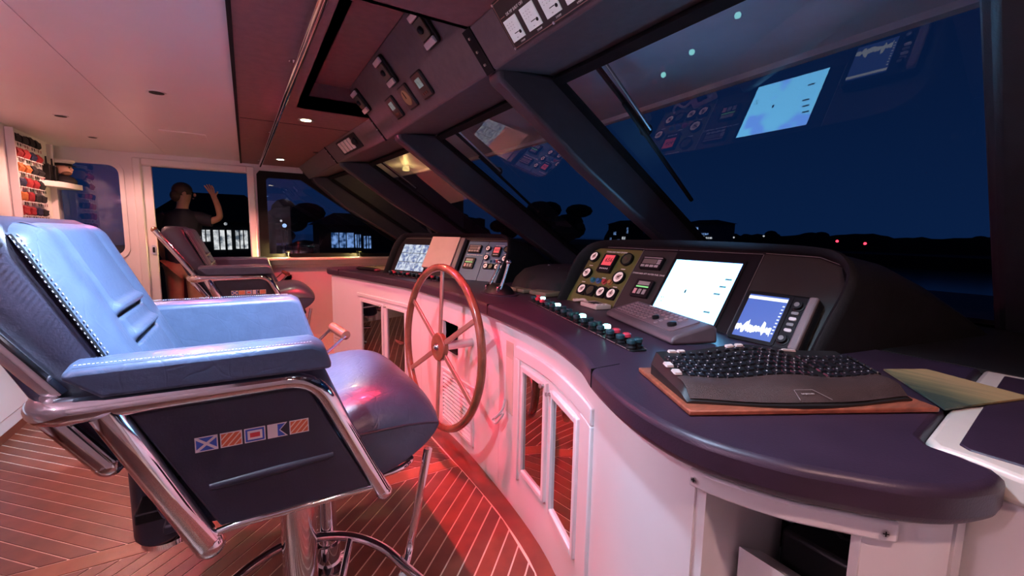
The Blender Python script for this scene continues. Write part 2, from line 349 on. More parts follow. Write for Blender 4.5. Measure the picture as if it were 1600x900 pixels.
# ---- mullion fins and panes
GK = 1.55
def gx(y, z): return headx(y)+GK*(1.95-z)
FY = [(.34, .10, 'a'), (1.57, .09, 'b'), (2.90, .09, 'c'), (4.36, .09, 'd'), (5.80, .16, 'e')]
for i, (y, w, _) in enumerate(FY):
    if i == 0: continue
    t = MB(); zz = [1.958, 1.905, 1.6, 1.2, .952]
    def ring(z):
        g = gx(y, z); d = .36 if z > 1.3 else .30; q = max(g-d, low(y)+.015)
        return [(q, y, z), (q, y+w, z), (g+.03, y+w, z), (g+.03, y, z)]
    t.loft([ring(z) for z in zz]).build('trim_%d' % (i+1), FINM, kind='structure', bevel=.02, seg=3)
# starboard-of-camera corner post: dark panel lying in the glass plane, its edge closing in towards the foot
def y0e(z): return .349+.192*(1.81-z)
pst = MB(); zs_ = [2.0, 1.8, 1.5, 1.2, .952]
nn = Vector((1, 0, GK)).normalized()
pst.loft([[tuple(Vector((1.14+GK*(1.95-z), yy, z))+nn*d) for yy, d in ((-.85, -.06), (y0e(z)-.03, -.06), (y0e(z), -.03), (y0e(z), .03), (-.85, .03))] for z in zs_])
pst.build('trim_1', FINM, kind='structure', bevel=.01)
for i in range(4):
    ya, yb = FY[i][0]+FY[i][1], FY[i+1][0]
    if i == 0: ya = .28
    w = thing('window_%d' % (i+1), ((1.9), (ya+yb)/2, .95), None, None, kind='structure')
    z0_, z1_ = .955, 1.955
    fr = MB()
    # gasket frame following the glass plane
    def gp(y, z, d=0): n = Vector((1, 0, GK)).normalized(); p = Vector((gx(y, z), y, z))-n*d; return tuple(p)
    ins = .035
    outer = [(ya, z0_), (yb, z0_), (yb, z1_), (ya, z1_)]; inner = [(ya+ins, z0_+.02), (yb-ins, z0_+.02), (yb-ins, z1_-.02), (ya+ins, z1_-.02)]
    fr.loft([[gp(*p, d=0) for p in inner], [gp(*p, d=.018) for p in inner], [gp(*p, d=.018) for p in outer], [gp(*p, d=-.02) for p in outer]], caps=False)
    fr.build('window_frame', GASK, w, smooth=False)
    pn = MB(); a = [gp(ya, z0_), gp(yb, z0_), gp(yb, z1_), gp(ya, z1_)]; b = [gp(y, z, -.008) for y, z in outer]
    pn.add(a, [(0, 1, 2, 3)]); pn.build('pane', PANE, w, smooth=False)
# port side close-off above dash (dark)
MB().box(1.0, 2.75, -.9, -.8, .9, 2.1).build('trim_9', FINM, kind='structure', smooth=False)
MB().box(-.1, 1.0, -.95, -.9, .9, 2.06).build('trim_10', WHITE, kind='structure', smooth=False)
# dash shelf
dsh = thing('dashboard', (2.2, 2.5, .9), 'charcoal dash shelf running under the raked windscreen', 'dashboard')
MB().box(1.74, 2.72, -.85, 5.95, .905, .949).build('shelf', DASH, dsh, smooth=False)
vt = MB()
for k in range(5): vt.box(2.36+k*.022, 2.372+k*.022, .52, 1.1, .949, .956)
vt.build('air_vent', GASK, dsh, smooth=False)

# ================================================================== CONSOLE
ctp = ES+[(.985, .165), (.998, .21), (1.002, .245), (1.03, .265), (1.256, .294), (1.74, .345), (1.74, 4.72), (1.2, 4.78), (.90, 4.79), (.74, 4.76), (.665, 4.69)]
counter = MB().prism(ctp, .888, .95).build('counter_top', CTR, bevel=.015, seg=3, ang=45, label='long curved aubergine worktop with bullnose edge carrying the instruments', cat='worktop')
# joint lines on the bullnose
def jl(y):
    x, yy = ES[min(range(len(ES)), key=lambda i: abs(ES[i][1]-y))]
    return MB().box(x-.0015, x+.10, yy-.0015, yy+.0015, .900, .9508).build('joint', GASK, counter, smooth=False)
for y in (4.35, 1.95, .86): jl(y)

def strip(mb, ya, yb, z0, z1, th=.022, proud=0):
    a = cb_seg(ya, yb, -proud) if proud else cb_seg(ya, yb); b = offs(a, th+proud)
    mb.prism(a+b[::-1], z0, z1)
def cdoor(parent, ya, yb, z0, z1, bar=.024, glass=True, knob=None):
    p0, p1 = Vector((*cb_at(ya), 0)), Vector((*cb_at(yb), 0)); L = (p1-p0).length
    M = frame(p0, p1-p0, (0, 0, 1))
    d = MB(); n0, n1 = -.006, .014
    for x0, x1, a, b in ((0, bar, z0, z1), (L-bar, L, z0, z1), (bar, L-bar, z0, z0+bar), (bar, L-bar, z1-bar, z1)): d.box(x0, x1, a, b, n0, n1, M)
    o = d.build('door', WHITE, parent, bevel=.004)
    MB().box(bar-.004, L-bar+.004, z0+bar-.004, z1-bar+.004, -.002, .002, M).build('pane', TINT, o, smooth=False)
    if knob is not None:
        MB().lathe([(.007, 0), (.007, .006), (.004, .009), (.009, .013), (.009, .018), (.003, .021)], 12, M @ Matrix.Translation((knob*L if knob > 0 else .012, z1-.014, n1))).build('catch', STEEL, o)
    return o
# far unit
u1 = thing('console_cabinet', (1.1, 3.8, 0), 'far white console cabinet with a pair of smoked glass doors, pink-lit', 'cabinet', 'white cabinets under the worktop')
b = MB(); strip(b, 4.60, 4.0, .0, .888); strip(b, 4.0, 3.27, .70, .888); strip(b, 4.0, 3.27, 0, .215); strip(b, 3.62, 3.565, .215, .70); strip(b, 3.27, 3.02, 0, .888)
b.box(.70, 1.70, 4.60, 4.63, 0, .888); b.box(1.45, 1.48, 3.02, 4.6, 0, .888)
b.build('body', WHITE, u1, smooth=True)
m1 = MB(); strip(m1, 4.08, 3.20, .735, .765, .01, .012); m1.build('moulding', WHITE, u1, bevel=.005)
cdoor(u1, 4.025, 3.615, .19, .715, knob=.96); cdoor(u1, 3.570, 3.25, .19, .715, knob=-1)
MB().box(.98, 1.44, 3.3, 4.4, .44, .455).build('shelf', MARG, u1)
bk = thing('folder_row', (1.2, 3.7, .455), 'row of dark folders behind the far smoked glass doors', 'folders')
for k in range(9): MB().box(1.16, 1.38, 3.35+k*.075, 3.35+k*.075+.05, .457, .457+random.uniform(.16, .21)).build('folder', [MARG, BLACK, LEATHD][k % 3], bk, bevel=.003)
vn = MB()
for k in range(7): vn.prism([(0, 0), (.10, .0), (.10, .012), (0, .012)], 0, .006, frame((.705, 4.585-.02, .20+k*.028), (.26, -1, 0), (0, 0, 1)))
vn.build('louvre', BEIGE, u1, smooth=False)
# centre unit
u2 = thing('console_cabinet', (1.1, 2.45, 0), 'middle white console section behind the ship wheel with a slatted vent', 'cabinet', 'white cabinets under the worktop')
b = MB(); strip(b, 3.018, 2.66, 0, .888); strip(b, 2.66, 2.43, .74, .888); strip(b, 2.66, 2.43, 0, .56); strip(b, 2.43, 1.86, 0, .888)
b.build('body', WHITE, u2)
MB().box(1.07, 1.30, 2.43, 2.66, .56, .575).box(1.285, 1.30, 2.43, 2.66, .56, .74).build('open_cubby', BLACK, u2, smooth=False)
p0, p1 = Vector((*cb_at(2.66), 0)), Vector((*cb_at(2.19), 0)); L = (p1-p0).length; M = frame(p0, p1-p0, (0, 0, 1))
b = MB()
for x0, x1, z0, z1 in ((0, .022, .07, .43), (L-.022, L, .07, .43), (.022, L-.022, .07, .092), (.022, L-.022, .408, .43)): b.box(x0, x1, z0, z1, -.004, .012, M)
b.build('vent_frame', WHITE, u2, bevel=.003)
for k in range(12):
    MB().box(.022, L-.022, -.0085, .0085, -.002, .002, M @ Matrix.Translation((0, .107+k*.026, .006)) @ Matrix.Rotation(R(-35), 4, 'X')).build('slat', WHITE, u2, smooth=False)
# near unit
u3 = thing('console_cabinet', (1.0, 1.3, 0), 'near white console cabinet with a pair of smoked glass doors reflecting the red floor', 'cabinet', 'white cabinets under the worktop')
b = MB(); strip(b, 1.858, 1.58, 0, .888); strip(b, 1.58, 1.07, .70, .888); strip(b, 1.58, 1.07, 0, .245); strip(b, 1.385, 1.285, .245, .70); strip(b, 1.07, .482, 0, .888)
b.box(1.40, 1.43, .5, 1.85, 0, .888); b.box(.700, .98, .462, .484, 0, .888)
b.build('body', WHITE, u3)
b = MB(); strip(b, 1.66, .93, .745, .80, .008, .012); strip(b, 1.66, 1.625, .17, .745, .008, .012); strip(b, 1.03, .93, .12, .745, .008, .012); b.build('moulding', WHITE, u3, bevel=.005)
cdoor(u3, 1.604, 1.355, .222, .725, knob=.94); cdoor(u3, 1.315, 1.052, .215, .712, knob=-1)
MB().box(1.07, 1.39, .6, 1.8, .42, .432).build('shelf', MARG, u3)
# shallow vertical recess with flap
p0 = Vector((*cb_at(1.775), 0)); p1 = Vector((*cb_at(1.705), 0)); M = frame(p0, p1-p0, (0, 0, 1)); L = (p1-p0).length
MB().box(0, L, .45, .72, .0, .004, M).build('flap', mat('pale_putty', (.62, .54, .48), .4, var=.05), u3, bevel=.002)
MB().box(-.004, L+.004, .45, .80, .0, .002, M).build('flap_outline', BEIGE, u3, bevel=.001)
cord = MB()
cord.tube(spline([(1.02, 1.745, .52), (1.008, 1.75, .47), (1.0, 1.79, .425), (.995, 1.82, .40), (1.0, 1.80, .385), (1.005, 1.765, .42), (1.008, 1.74, .455), (1.005, 1.77, .44), (.998, 1.80, .41)], 5), .006, 8)
cord.build('white_cord', mat('white_cord', (.72, .68, .70), .6, var=.06), label='looped white cord hanging on the near console front', cat='cord')
# kneehole end
u4 = thing('console_end', (1.0, .3, 0), 'white curved console end with an open kneehole and screwed trim strip', 'cabinet')
b = MB(); strip(b, .262, .1885, 0, .888); b.box(.80, 1.35, .262, .275, 0, .888); b.box(1.33, 1.36, .275, .455, 0, .888); b.box(.93, .975, .1865, .215, 0, .888)
b.build('body', WHITE, u4)
MB().box(.80, 1.33, .278, .455, .872, .886).build('soffit', WHITE, u4, smooth=False)
MB().prism([(.80, .70), (.88, .66), (.88, 0), (.80, 0)], .36, .45, frame((0, 0, 0), (1, 0, 0), (0, 0, 1)) @ Matrix.Rotation(0, 4, 'X') @ Matrix.Translation((0, 0, -.81))).build('inner_step', WHITE, u4, smooth=False)
b = MB(); strip(b, .49, .232, .842, .876, .004, .010); b.build('trim_strip', WHITE, u4, bevel=.006)
for y in (.478, .2455):
    q = cb_at(y); t_ = Vector(offs([cb_at(y+.01), q, cb_at(y-.01)], -.012)[1])
    nrm = Vector((t_.x-q[0], t_.y-q[1], 0)).normalized()
    MB().cyl((t_.x, t_.y, .859), (t_.x+nrm.x*.003, t_.y+nrm.y*.003, .859), .0055, n=12).build('screw', STEEL, u4)
    MB().box(-.004, .004, -.0008, .0008, 0, .0006, frame((t_.x+nrm.x*.003, t_.y+nrm.y*.003, .859), Vector((0, 0, 1)).cross(nrm), (0, 0, 1))).box(-.0008, .0008, -.004, .004, 0, .0006, frame((t_.x+nrm.x*.003, t_.y+nrm.y*.003, .859), Vector((0, 0, 1)).cross(nrm), (0, 0, 1))).build('screw_slot', BLACK, u4, smooth=False)
pb = thing('power_box', (1.05, .37, .56), 'black power box with coiled cables inside the kneehole', 'power box')
MB().box(.93, 1.28, .285, .44, .50, .70).build('case', BLACK, pb, bevel=.01)
for k in range(4):
    a = random.uniform(0, 6); c = (1.0+.05*k, .36, .76)
    MB().tube([(c[0]+(.07+.01*k)*math.cos(t/10*6.28+a), c[1]+.05*math.sin(t/10*6.28+a), c[2]+.03*math.sin(t/5*6.28)) for t in range(10)], .006, 6, closed=True).build('cable', GASK, pb)
MB().box(.90, 1.30, .28, .45, 0, .50).build('stand', BLACK, pb, bevel=.004)
# white side console with inset dark mats
sc = thing('side_console', (1.4, -.2, 0), 'white-framed side console at the right edge with dark inset mats', 'console')
so = [(.985, .140), (1.003, .20), (1.006, .243), (1.034, .262), (1.256, .289), (1.735, .341), (1.735, .0), (1.735, -.85), (1.0, -.85), (.985, -.2)]
MB().prism(so, .90, .949).build('top', mat('cream_gelcoat', (.74, .68, .58), .3, var=.04, coat=.4), sc, bevel=.010, seg=3)
MB().prism([(1.03, .205), (1.045, .222), (1.262, .247), (1.69, .295), (1.69, -.8), (1.04, -.8)], .947, .9525).build('mat', CTR, sc, bevel=.004)
MB().prism([(.99, .125), (.99, -.84), (1.72, -.84), (1.72, .30), (1.02, .225)], 0, .90).build('body', WHITE, sc, bevel=.004)
MB().prism(rrect(-.10, .10, .10, .80, .04), 0, .008, frame((.99, -.02, 0), (0, -1, 0), (0, 0, 1))).build('recess_panel', WHITE, sc, bevel=.003)

# ---- paper chart and keyboard
def chart_print():   # printed cover: sand coloured top fading through olive strokes to dark green
    m = mat('chart_print', (.3, .3, .16), .4); n = m.node_tree; b = n.nodes['Principled BSDF']
    t = n.nodes.new('ShaderNodeTexCoord'); mp = n.nodes.new('ShaderNodeMapping'); mp.inputs['Rotation'].default_value = (0, 0, R(24)); g = n.nodes.new('ShaderNodeSeparateXYZ'); ns = n.nodes.new('ShaderNodeTexNoise'); ns.inputs['Scale'].default_value = 4; mp2 = n.nodes.new('ShaderNodeMapping'); mp2.inputs['Rotation'].default_value = (0, 0, R(24)); mp2.inputs['Scale'].default_value = (9, 1.5, 1)
    ad = n.nodes.new('ShaderNodeMath'); ad.operation = 'MULTIPLY_ADD'; ad.inputs[1].default_value = .22; r = n.nodes.new('ShaderNodeValToRGB'); el = r.color_ramp.elements
    n.links.new(t.outputs['Object'], mp.inputs[0]); n.links.new(mp.outputs[0], g.inputs[0]); n.links.new(t.outputs['Object'], mp2.inputs[0]); n.links.new(mp2.outputs[0], ns.inputs['Vector']); n.links.new(ns.outputs['Fac'], ad.inputs[0]); n.links.new(g.outputs['X'], ad.inputs[2]); n.links.new(ad.outputs[0], r.inputs[0]); n.links.new(r.outputs[0], b.inputs['Base Color'])
    el[0].position = .02; el[0].color = (.05, .07, .05, 1); el[1].position = .20; el[1].color = (.46, .33, .15, 1); q = el.new(.10); q.color = (.20, .19, .09, 1); return m
MB().prism([(1.452, .470), (1.560, .414), (1.490, .215), (1.221, .287)], .9535, .9575).build('chart_booklet', chart_print(), label='olive and sand coloured chart booklet lying beside the keyboard', cat='booklet')
kO = Vector((.730, .530, .951)); ku = Vector((.478, -.243, 0)).normalized(); kv = Vector((0, 0, 1)).cross(ku); KM = frame(kO, ku, kv)
brd = MB().prism([(0, 0), (.53, 0), (.53, .285), (0, .285)], 0, .011, KM).build('keyboard_board', WOODB, bevel=.003, label='red-brown wooden board under the keyboard', cat='board')
kb = thing('keyboard', kO+Vector((.15, .1, .012)), 'black wavy ergonomic keyboard with padded palm rest on a wooden board', 'keyboard')
def kz(x, y):   # surface height of keyboard
    w = x/.465
    return .012+.010+.012*math.sin(w*math.pi)**2*.6+.004*math.cos(w*4*math.pi)+ (.006 if y > .08 else .002*(y/.08)*3)+.040*max(0, y-.03)/.24 if y > -1 else 0
KX0 = .012
def front(w): return .012+.018*math.cos(w*2*math.pi)*.6+.012*abs(2*w-1)**2*1.2
def kpt(w, d, dz=0):   # w 0..1 across, d 0..1 depth
    f = front(w); bck = .262-.030*(abs(2*w-1)**2.2); y = f+(bck-f)*d
    side = .018*math.sin(math.pi*d)
    x = KX0+.495*w+(-side if w < .02 else side if w > .98 else 0)*0
    rmp = lambda t: (lambda q: q*q*(3-2*q))(max(0, min(1, t)))
    g = (.25+.75*rmp(d/.16))*(.45+.55*rmp(min(w, 1-w)/.022))
    return Vector((x, y, .0125+(kz(.465*w, y)-.0125)*g+dz))
body = MB(); nu, nv = 40, 14
body.grid(lambda a, b_: tuple(kpt(a, b_)), nu, nv, KM); body.grid(lambda a, b_: (kpt(a, b_).x, kpt(a, b_).y, .0115), nu, nv, KM)
for aa in ('l', 'r', 'f', 'k'):
    N = nv if aa in 'lr' else nu
    body.grid(lambda s_, h: (lambda p: (p.x, p.y, .0115+(p.z-.0115)*h))(kpt(0 if aa == 'l' else 1, s_) if aa in 'lr' else kpt(s_, 0 if aa == 'f' else 1)), N, 1, KM)
body.build('body', mat('black_keyboard', (.016, .014, .013), .42, var=.2, vscale=30), kb)
palm = MB(); palm.grid(lambda a, b_: tuple(kpt(.015+.97*a, .02+.33*b_, .004+.004*math.sin(math.pi*b_))), 40, 6, KM); palm.build('palm_rest', mat('dark_brown_vinyl', (.055, .030, .026), .5, var=.15, vscale=30, bump=.5, bscale=500), kb)
logo = kpt(.5, .07, .010); KT = KM @ Matrix.Translation(logo)
text('logitech', .0085, KT @ Matrix.Translation((0, .004, 0)), mat('pale_print', (.5, .46, .44), .5, var=.05), kb)
lp = MB().tube([tuple(KM @ kpt(.5+dx, .02+dy, .0095)) for dx, dy in ((-.055, 0), (-.05, .09), (.03, .09), (.085, 0))], .0006, 5); lp.build('logo_outline', mat('pale_print2', (.3, .27, .26), .5, var=.05), kb)
keym = mat('key_black', (.010, .010, .012), .3, var=.1); leg = mat('key_legend', (.66, .63, .62), .5, var=.05); keyw = mat('key_silver', (.62, .52, .47), .4, var=.06)
legs = MB(); kshare = {}
def key(w, d, sw, sd, mt, mark=True):
    p = kpt(w, d, .0015); p2 = kpt(w+.01, d); p3 = kpt(w, d+.02)
    u_ = (p2-kpt(w, d)).normalized(); v_ = (p3-kpt(w, d)).normalized(); M = KM @ frame(p, u_, v_)
    k_ = (round(sw, 4), round(sd, 4), mt.name)
    if k_ not in kshare:
        me = bpy.data.meshes.new('key'); a, b_ = sw/2, sd/2
        vs = [(x, y, 0) for x, y in rrect(-a, a, -b_, b_, .002, 1)]+[(x*.86, y*.86, .0045) for x, y in rrect(-a, a, -b_, b_, .002, 1)]; n = len(vs)//2
        me.from_pydata(vs, [], [list(range(n, 2*n))]+[(i, (i+1) % n, n+(i+1) % n, n+i) for i in range(n)]); me.materials.append(mt); kshare[k_] = me
    o = bpy.data.objects.new('key', kshare[k_]); COL.objects.link(o); o.parent = kb; o.matrix_local = WM[kb.name].inverted() @ M
    if mark: legs.box(-sw*.12, sw*.05, sd*.06, sd*.20, .0047, .005, M)
rows = [(.40, 14), (.495, 14), (.59, 15), (.685, 15), (.78, 15)]
for r_, (d, n) in enumerate(rows):
    off = (.075, .066, .058, .05, .045)[r_]
    for k in range(n):
        w = off+.012+k*.0435
        if w < .70: key(w, d, .0175, .0185, keym)
    for k in range(3): key(.735+k*.043, d if r_ != 2 else d, .0175, .0185, keym, r_ != 2)
    for k in range(4): key(.872+k*.034, d, .0135, .0185, keym)
for k in range(12): key(.15+k*.047, .885, .0165, .011, keym)
for w in (.115, .165, .43, .48): key(w-.01, .955, .021, .012, keyw, False)
for w, d in ((.022, .62), (.030, .44)): key(w, d, .019, .022, keyw)
key(.73, .945, .04, .006, keyw, False)
legs.build('key_legends', leg, kb, smooth=False, kind='stuff')

# ---- instrument pods
DIAL = mat('dial_white', (.75, .66, .60), .4, emit=(1, .82, .72), estr=.28, var=.05); DIALD = mat('dial_dark', (.05, .06, .03), .4, var=.1)
REDL = emis('red_display', (1, .09, .12), .85); NEED = mat('needle', (.10, .05, .04), .5, var=.1)
GOLD = mat('edge_line', (.28, .27, .26), .4, .5, var=.05); LET = mat('letter_white', (.62, .60, .58), .5, emit=(1, 1, 1), estr=.06, var=.03)
def pod(name, o, yaw, a, outline, c, lb, flare, depth):
    y_ = R(yaw); a_ = R(a)
    u = Vector((math.sin(y_), -math.cos(y_), 0)); bf = Vector((math.cos(y_), math.sin(y_), 0)); v = bf*math.cos(a_)+Vector((0, 0, math.sin(a_)))
    M = frame(o, u, v); t = thing(name, (o[0], o[1], .95), lb, 'instrument pod')
    ol = [(p.x, p.y) for p in spline([Vector((*p, 0)) for p in outline], 4)]
    sc_ = lambda f, n: [tuple(M @ Vector((c[0]+(x-c[0])*f, c[1]+(y-c[1])*f if y > .02 else y, n))) for x, y in ol]
    rings = [sc_(.955, -.001), sc_(.965, .040), sc_(.985, .052), sc_(1.005, .045), sc_(1.015, .02)]
    Pc = M @ Vector((c[0], c[1], 0))
    for s in (.25, .5, .75, 1.0):
        rg = []
        for x, y in ol:
            p = M @ Vector((x*1.015, y*1.01, .02)); q = p+bf*(depth*s); lat = (p-Pc).dot(u)
            q += u*lat*flare*s; zz = .949+(p.z-.949)*(1-s**1.6); q.z = zz-.002*s; rg.append(tuple(q))
        rings.append(rg)
    MB().loft(rings, caps=False, closed=False).build('hood', DASH, t, ang=50)
    MB().prism([(c[0]+(x-c[0])*.962, c[1]+(y-c[1])*.962 if y > .02 else y) for x, y in ol], -.012, 0, M).build('fascia', BLACK, t, smooth=False)
    return t, M
def gauge(M, x, y, r, par, dial=None, sq=False, ang=40, name='gauge'):
    b = MB(); T = M @ Matrix.Translation((x, y, 0))
    if sq: b.prism(rrect(-r*1.12, r*1.12, -r*1.12, r*1.12, r*.25), 0, .012, T)
    b.lathe([(r*1.12, 0), (r*1.12, .016), (r*1.02, .019), (r*.90, .015), (r*.90, .013)], 20, T)
    b.lathe([(r*.90, .013), (r*.90, .0138), (.0001, .0138)], 20, T, mi=1)
    b.lathe([(r*.5, .0138), (r*.5, .0146), (.0001, .0146)], 14, T, mi=3)
    q = T @ Matrix.Rotation(R(ang), 4, 'Z'); b.box(-r*.07, r*.07, -r*.15, r*.72, .0146, .0158, q, mi=2); b.lathe([(r*.16, .0146), (r*.16, .017), (.0001, .017)], 10, T, mi=2)
    return b.build(name, [BLACK, dial or DIAL, NEED, mat('dial_centre', (.5, .36, .32), .5, emit=(1, .6, .5), estr=.1, var=.1) if dial is None else DIALD], par)
def screen_frame(M, x0, x1, y0, y1, w, par, n=.006, name='bezel', m=BLACK):
    b = MB(); 
    for a0, a1, b0, b1 in ((x0-w, x0, y0-w, y1+w), (x1, x1+w, y0-w, y1+w), (x0, x1, y0-w, y0), (x0, x1, y1, y1+w)): b.box(a0, a1, b0, b1, .0005, n, M)
    return b.build(name, m, par, bevel=.0015)
def engine_panel(t, M, x0, x1, y0, y1, ox, oy, face_m, title, digits, s=1.0):
    p = MB().prism(rrect(x0, x1, y0, y1, .01), 0, .003, M).build('engine_panel', face_m, t, bevel=.001)
    M2 = M @ Matrix.Translation((0, 0, .003))
    rr = .031*s
    for gx_, gy_, dk_ in ((-.128, .030, 0), (.118, .028, 1), (-.115, -.076, 0), (.128, -.080, 0)): gauge(M2, ox+gx_*s, oy+gy_*s, rr*(1.05 if gx_ > 0 else .92), p, DIALD if dk_ else None, ang=random.uniform(-80, 80))
    for k, gx_ in enumerate((-.085, -.018, .061, .137)): gauge(M2, ox+gx_*s, oy-.176*s, .028*s, p, DIALD if k == 1 else None, sq=True, ang=random.uniform(-80, 80), name='square_gauge')
    b = MB(); b.prism(rrect(ox-.048*s, ox+.048*s, oy-.062*s, oy+.050*s, .006), 0, .018, M2); b.box(ox-.034*s, ox+.036*s, oy-.022*s, oy+.042*s, .018, .0185, M2, mi=1); b.build('tachometer', [BLACK, REDL], p)
    text(digits, .036*s, M2 @ Matrix.Translation((ox+.006*s, oy+.010*s, .0187)), mat('display_digit', (.08, .01, .01), .5, var=.1), p)
    for k in range(5): MB().box(ox-.030*s+k*.013*s, ox-.022*s+k*.013*s, oy-.046*s, oy-.038*s, .018, .0186, M2).build('key_mark', LET, p, smooth=False)
    cols = [(.02, .16, .22), (.03, .12, .30), (.40, .05, .05), (.42, .16, .06)]
    for k, bx_ in enumerate((-.048, -.004, .041, .083)):
        MB().lathe([(.017*s, 0), (.017*s, .004), (.013*s, .005), (.012*s, .014), (.0001, .016)], 12, M2 @ Matrix.Translation((ox+bx_*s, oy-.112*s, 0))).build('push_button', mat('button_%d' % k, cols[k], .35, var=.1), p)
    text(title, .0125*s, M2 @ Matrix.Translation((ox+.01*s, oy+.072*s, .0003)), LET, p)
    for tx, ty in ((-.128, -.022), (.118, -.026), (-.115, -.128), (.128, -.132), (.02, -.090)): MB().box(ox+tx*s-.014, ox+tx*s+.014, oy+ty*s-.002, oy+ty*s+.002, 0, .0005, M2).build('caption', LET, p, smooth=False)
    return p
def aux_panel(t, M, x0, x1, y0, y1, ax, ay, cx_, cy_, face_m, title):
    p = MB().prism(rrect(x0, x1, y0, y1, .006), 0, .003, M).build('auxiliary_panel', face_m, t, bevel=.001); M2 = M @ Matrix.Translation((0, 0, .003))
    b = MB(); b.prism(rrect(ax-.062, ax+.062, ay-.034, ay+.034, .006), 0, .016, M2); b.box(ax-.052, ax+.03, ay-.008, ay+.018, .016, .0168, M2, mi=1); b.box(ax-.055, ax+.055, ay+.024, ay+.028, .016, .0168, M2, mi=2)
    for k in range(4): b.box(ax-.052+k*.027, ax-.031+k*.027, ay-.026, ay-.014, .016, .018, M2, mi=2)
    for k in range(3): b.box(ax+.034, ax+.054, ay-.008+k*.009, ay-.001+k*.009, .016, .0172, M2, mi=2)
    b.build('radio_unit', [BLACK, mat('grey_lcd', (.16, .14, .12), .3, var=.1), mat('silver_key', (.42, .40, .38), .4, var=.08)], p)
    text(title, .0115, M2 @ Matrix.Translation(((x0+x1)/2, (ay+cy_)/2+.012, .0003)), LET, p)
    b = MB(); b.prism(rrect(cx_-.050, cx_+.050, cy_-.048, cy_+.044, .004), 0, .014, M2); b.box(cx_-.036, cx_+.036, cy_+.002, cy_+.009, .014, .0148, M2, mi=1); b.box(cx_-.034, cx_+.034, cy_+.014, cy_+.034, .014, .0146, M2, mi=2)
    for k in range(3): b.box(cx_-.038+k*.027, cx_-.020+k*.027, cy_-.034, cy_-.008, .014, .016, M2, mi=[3, 2, 2][k])
    b.build('level_unit', [BLACK, emis('green_bar', (.35, 1, .35), .8), mat('grey_key', (.30, .28, .26), .4, var=.1), mat('pink_key', (.6, .3, .3), .4, var=.1)], p)
    return p
OL = mat('yellow_lit_panel', (.095, .105, .022), .5, var=.15, vscale=8); DKG = mat('dark_panel', (.022, .024, .020), .5, var=.15, vscale=8); BLUP = mat('blue_lit_panel', (.060, .16, .23), .5, var=.12, vscale=8)  # OL and BLUP: yellow-green and blue light put into dark panel colours
pod1, M1 = pod('instrument_pod', (1.5, 1.26, .95), 0, 55, [(-.665, -.03), (-.69, .12), (-.705, .24), (-.665, .330), (-.55, .367), (-.30, .376), (0, .378), (.30, .373), (.50, .363), (.585, .338), (.632, .28), (.642, .21), (.632, .09), (.625, -.03)], (0, .17), 'near charcoal instrument pod with arched hood, engine gauges and chart screen', .20, .80)
engine_panel(pod1, M1, -.645, -.292, -.005, .342, -.475, .250, OL, 'STARBOARD MAIN ENGINE', '656')
aux_panel(pod1, M1, -.286, -.088, -.005, .342, -.190, .268, -.170, .130, DKG, 'STARBOARD AFT WATER FUEL TANK')
MB().prism(rrect(-.083, .302, -.03, .345, .006), 0, .002, M1).build('screen_plate', BLACK, pod1)
sp_ = MB().prism([(.31, -.025), (.60, -.025), (.612, .10), (.605, .25), (.575, .315), (.50, .345), (.31, .352)], 0, .003, M1).build('blank_panel', DKG, pod1)
for pts in ([(-.55, .352), (-.292, .352)], [(-.287, .35), (-.09, .352)], [(-.083, .352), (.302, .352)], [(.312, .356), (.50, .350), (.585, .318)], [(.306, .35), (.306, -.02)], [(-.289, .345), (-.289, 0)]):
    MB().tube([tuple(M1 @ Vector((*q, .004))) for q in pts], .0014, 6).build('edge_line', GOLD, pod1)
cdsp = thing('chart_display', M1 @ Vector((.086, -.01, .003)), 'bright white chart screen in the near instrument pod', 'screen')
screen_frame(M1, -.070, .244, -.008, .302, .012, cdsp, .008)
def chart_mat():
    m = bpy.data.materials.new('chart_screen'); m.use_nodes = True; n = m.node_tree; b = n.nodes['Principled BSDF']; b.inputs['Base Color'].default_value = (.02, .02, .02, 1); b.inputs['Roughness'].default_value = .2
    t = n.nodes.new('ShaderNodeTexCoord'); ns = n.nodes.new('ShaderNodeTexNoise'); ns.inputs['Scale'].default_value = 6; ns.inputs['Detail'].default_value = 2; r = n.nodes.new('ShaderNodeValToRGB')
    n.links.new(t.outputs['Object'], ns.inputs[0]); n.links.new(ns.outputs['Fac'], r.inputs[0]); n.links.new(r.outputs[0], b.inputs['Emission Color'])
    el = r.color_ramp.elements; el[0].position = .40; el[0].color = (.15, .36, 1.0, 1); el[1].position = .47; el[1].color = (.17, .58, 1.0, 1); b.inputs['Emission Strength'].default_value = 8.5; return m
MB().box(-.071, .245, -.009, .303, .001, .004, M1).build('screen', chart_mat(), cdsp, smooth=False)
INK = mat('screen_ink', (.05, .08, .13), .4, var=.1)
for x, y, s_ in ((.215, .225, 'N'), (.205, .19, 'N'), (.195, .155, 'N'), (.19, .07, 'N'), (-.045, .105, '4.5'), (-.045, .085, '10')):
    MB().box(x-.014, x+.014, y-.004, y+.004, .004, .0045, M1).build('screen_mark', mat('pale_screen_blue', (.02, .02, .02), .4, emit=(.18, .40, .60), estr=.7, var=.1), cdsp, smooth=False) if s_ == 'N' else text(s_, .014, M1 @ Matrix.Translation((x, y, .0042)), INK, cdsp)
MB().prism([(.048, .140), (.056, .140), (.056, .152), (.052, .160), (.048, .152)], .004, .0048, M1).build('boat_marker', INK, cdsp, smooth=False)
for k in range(7): MB().box(.08+k*.022, .086+k*.022, -.018, -.014, .008, .009, M1).build('bezel_button', LET, cdsp, smooth=False)
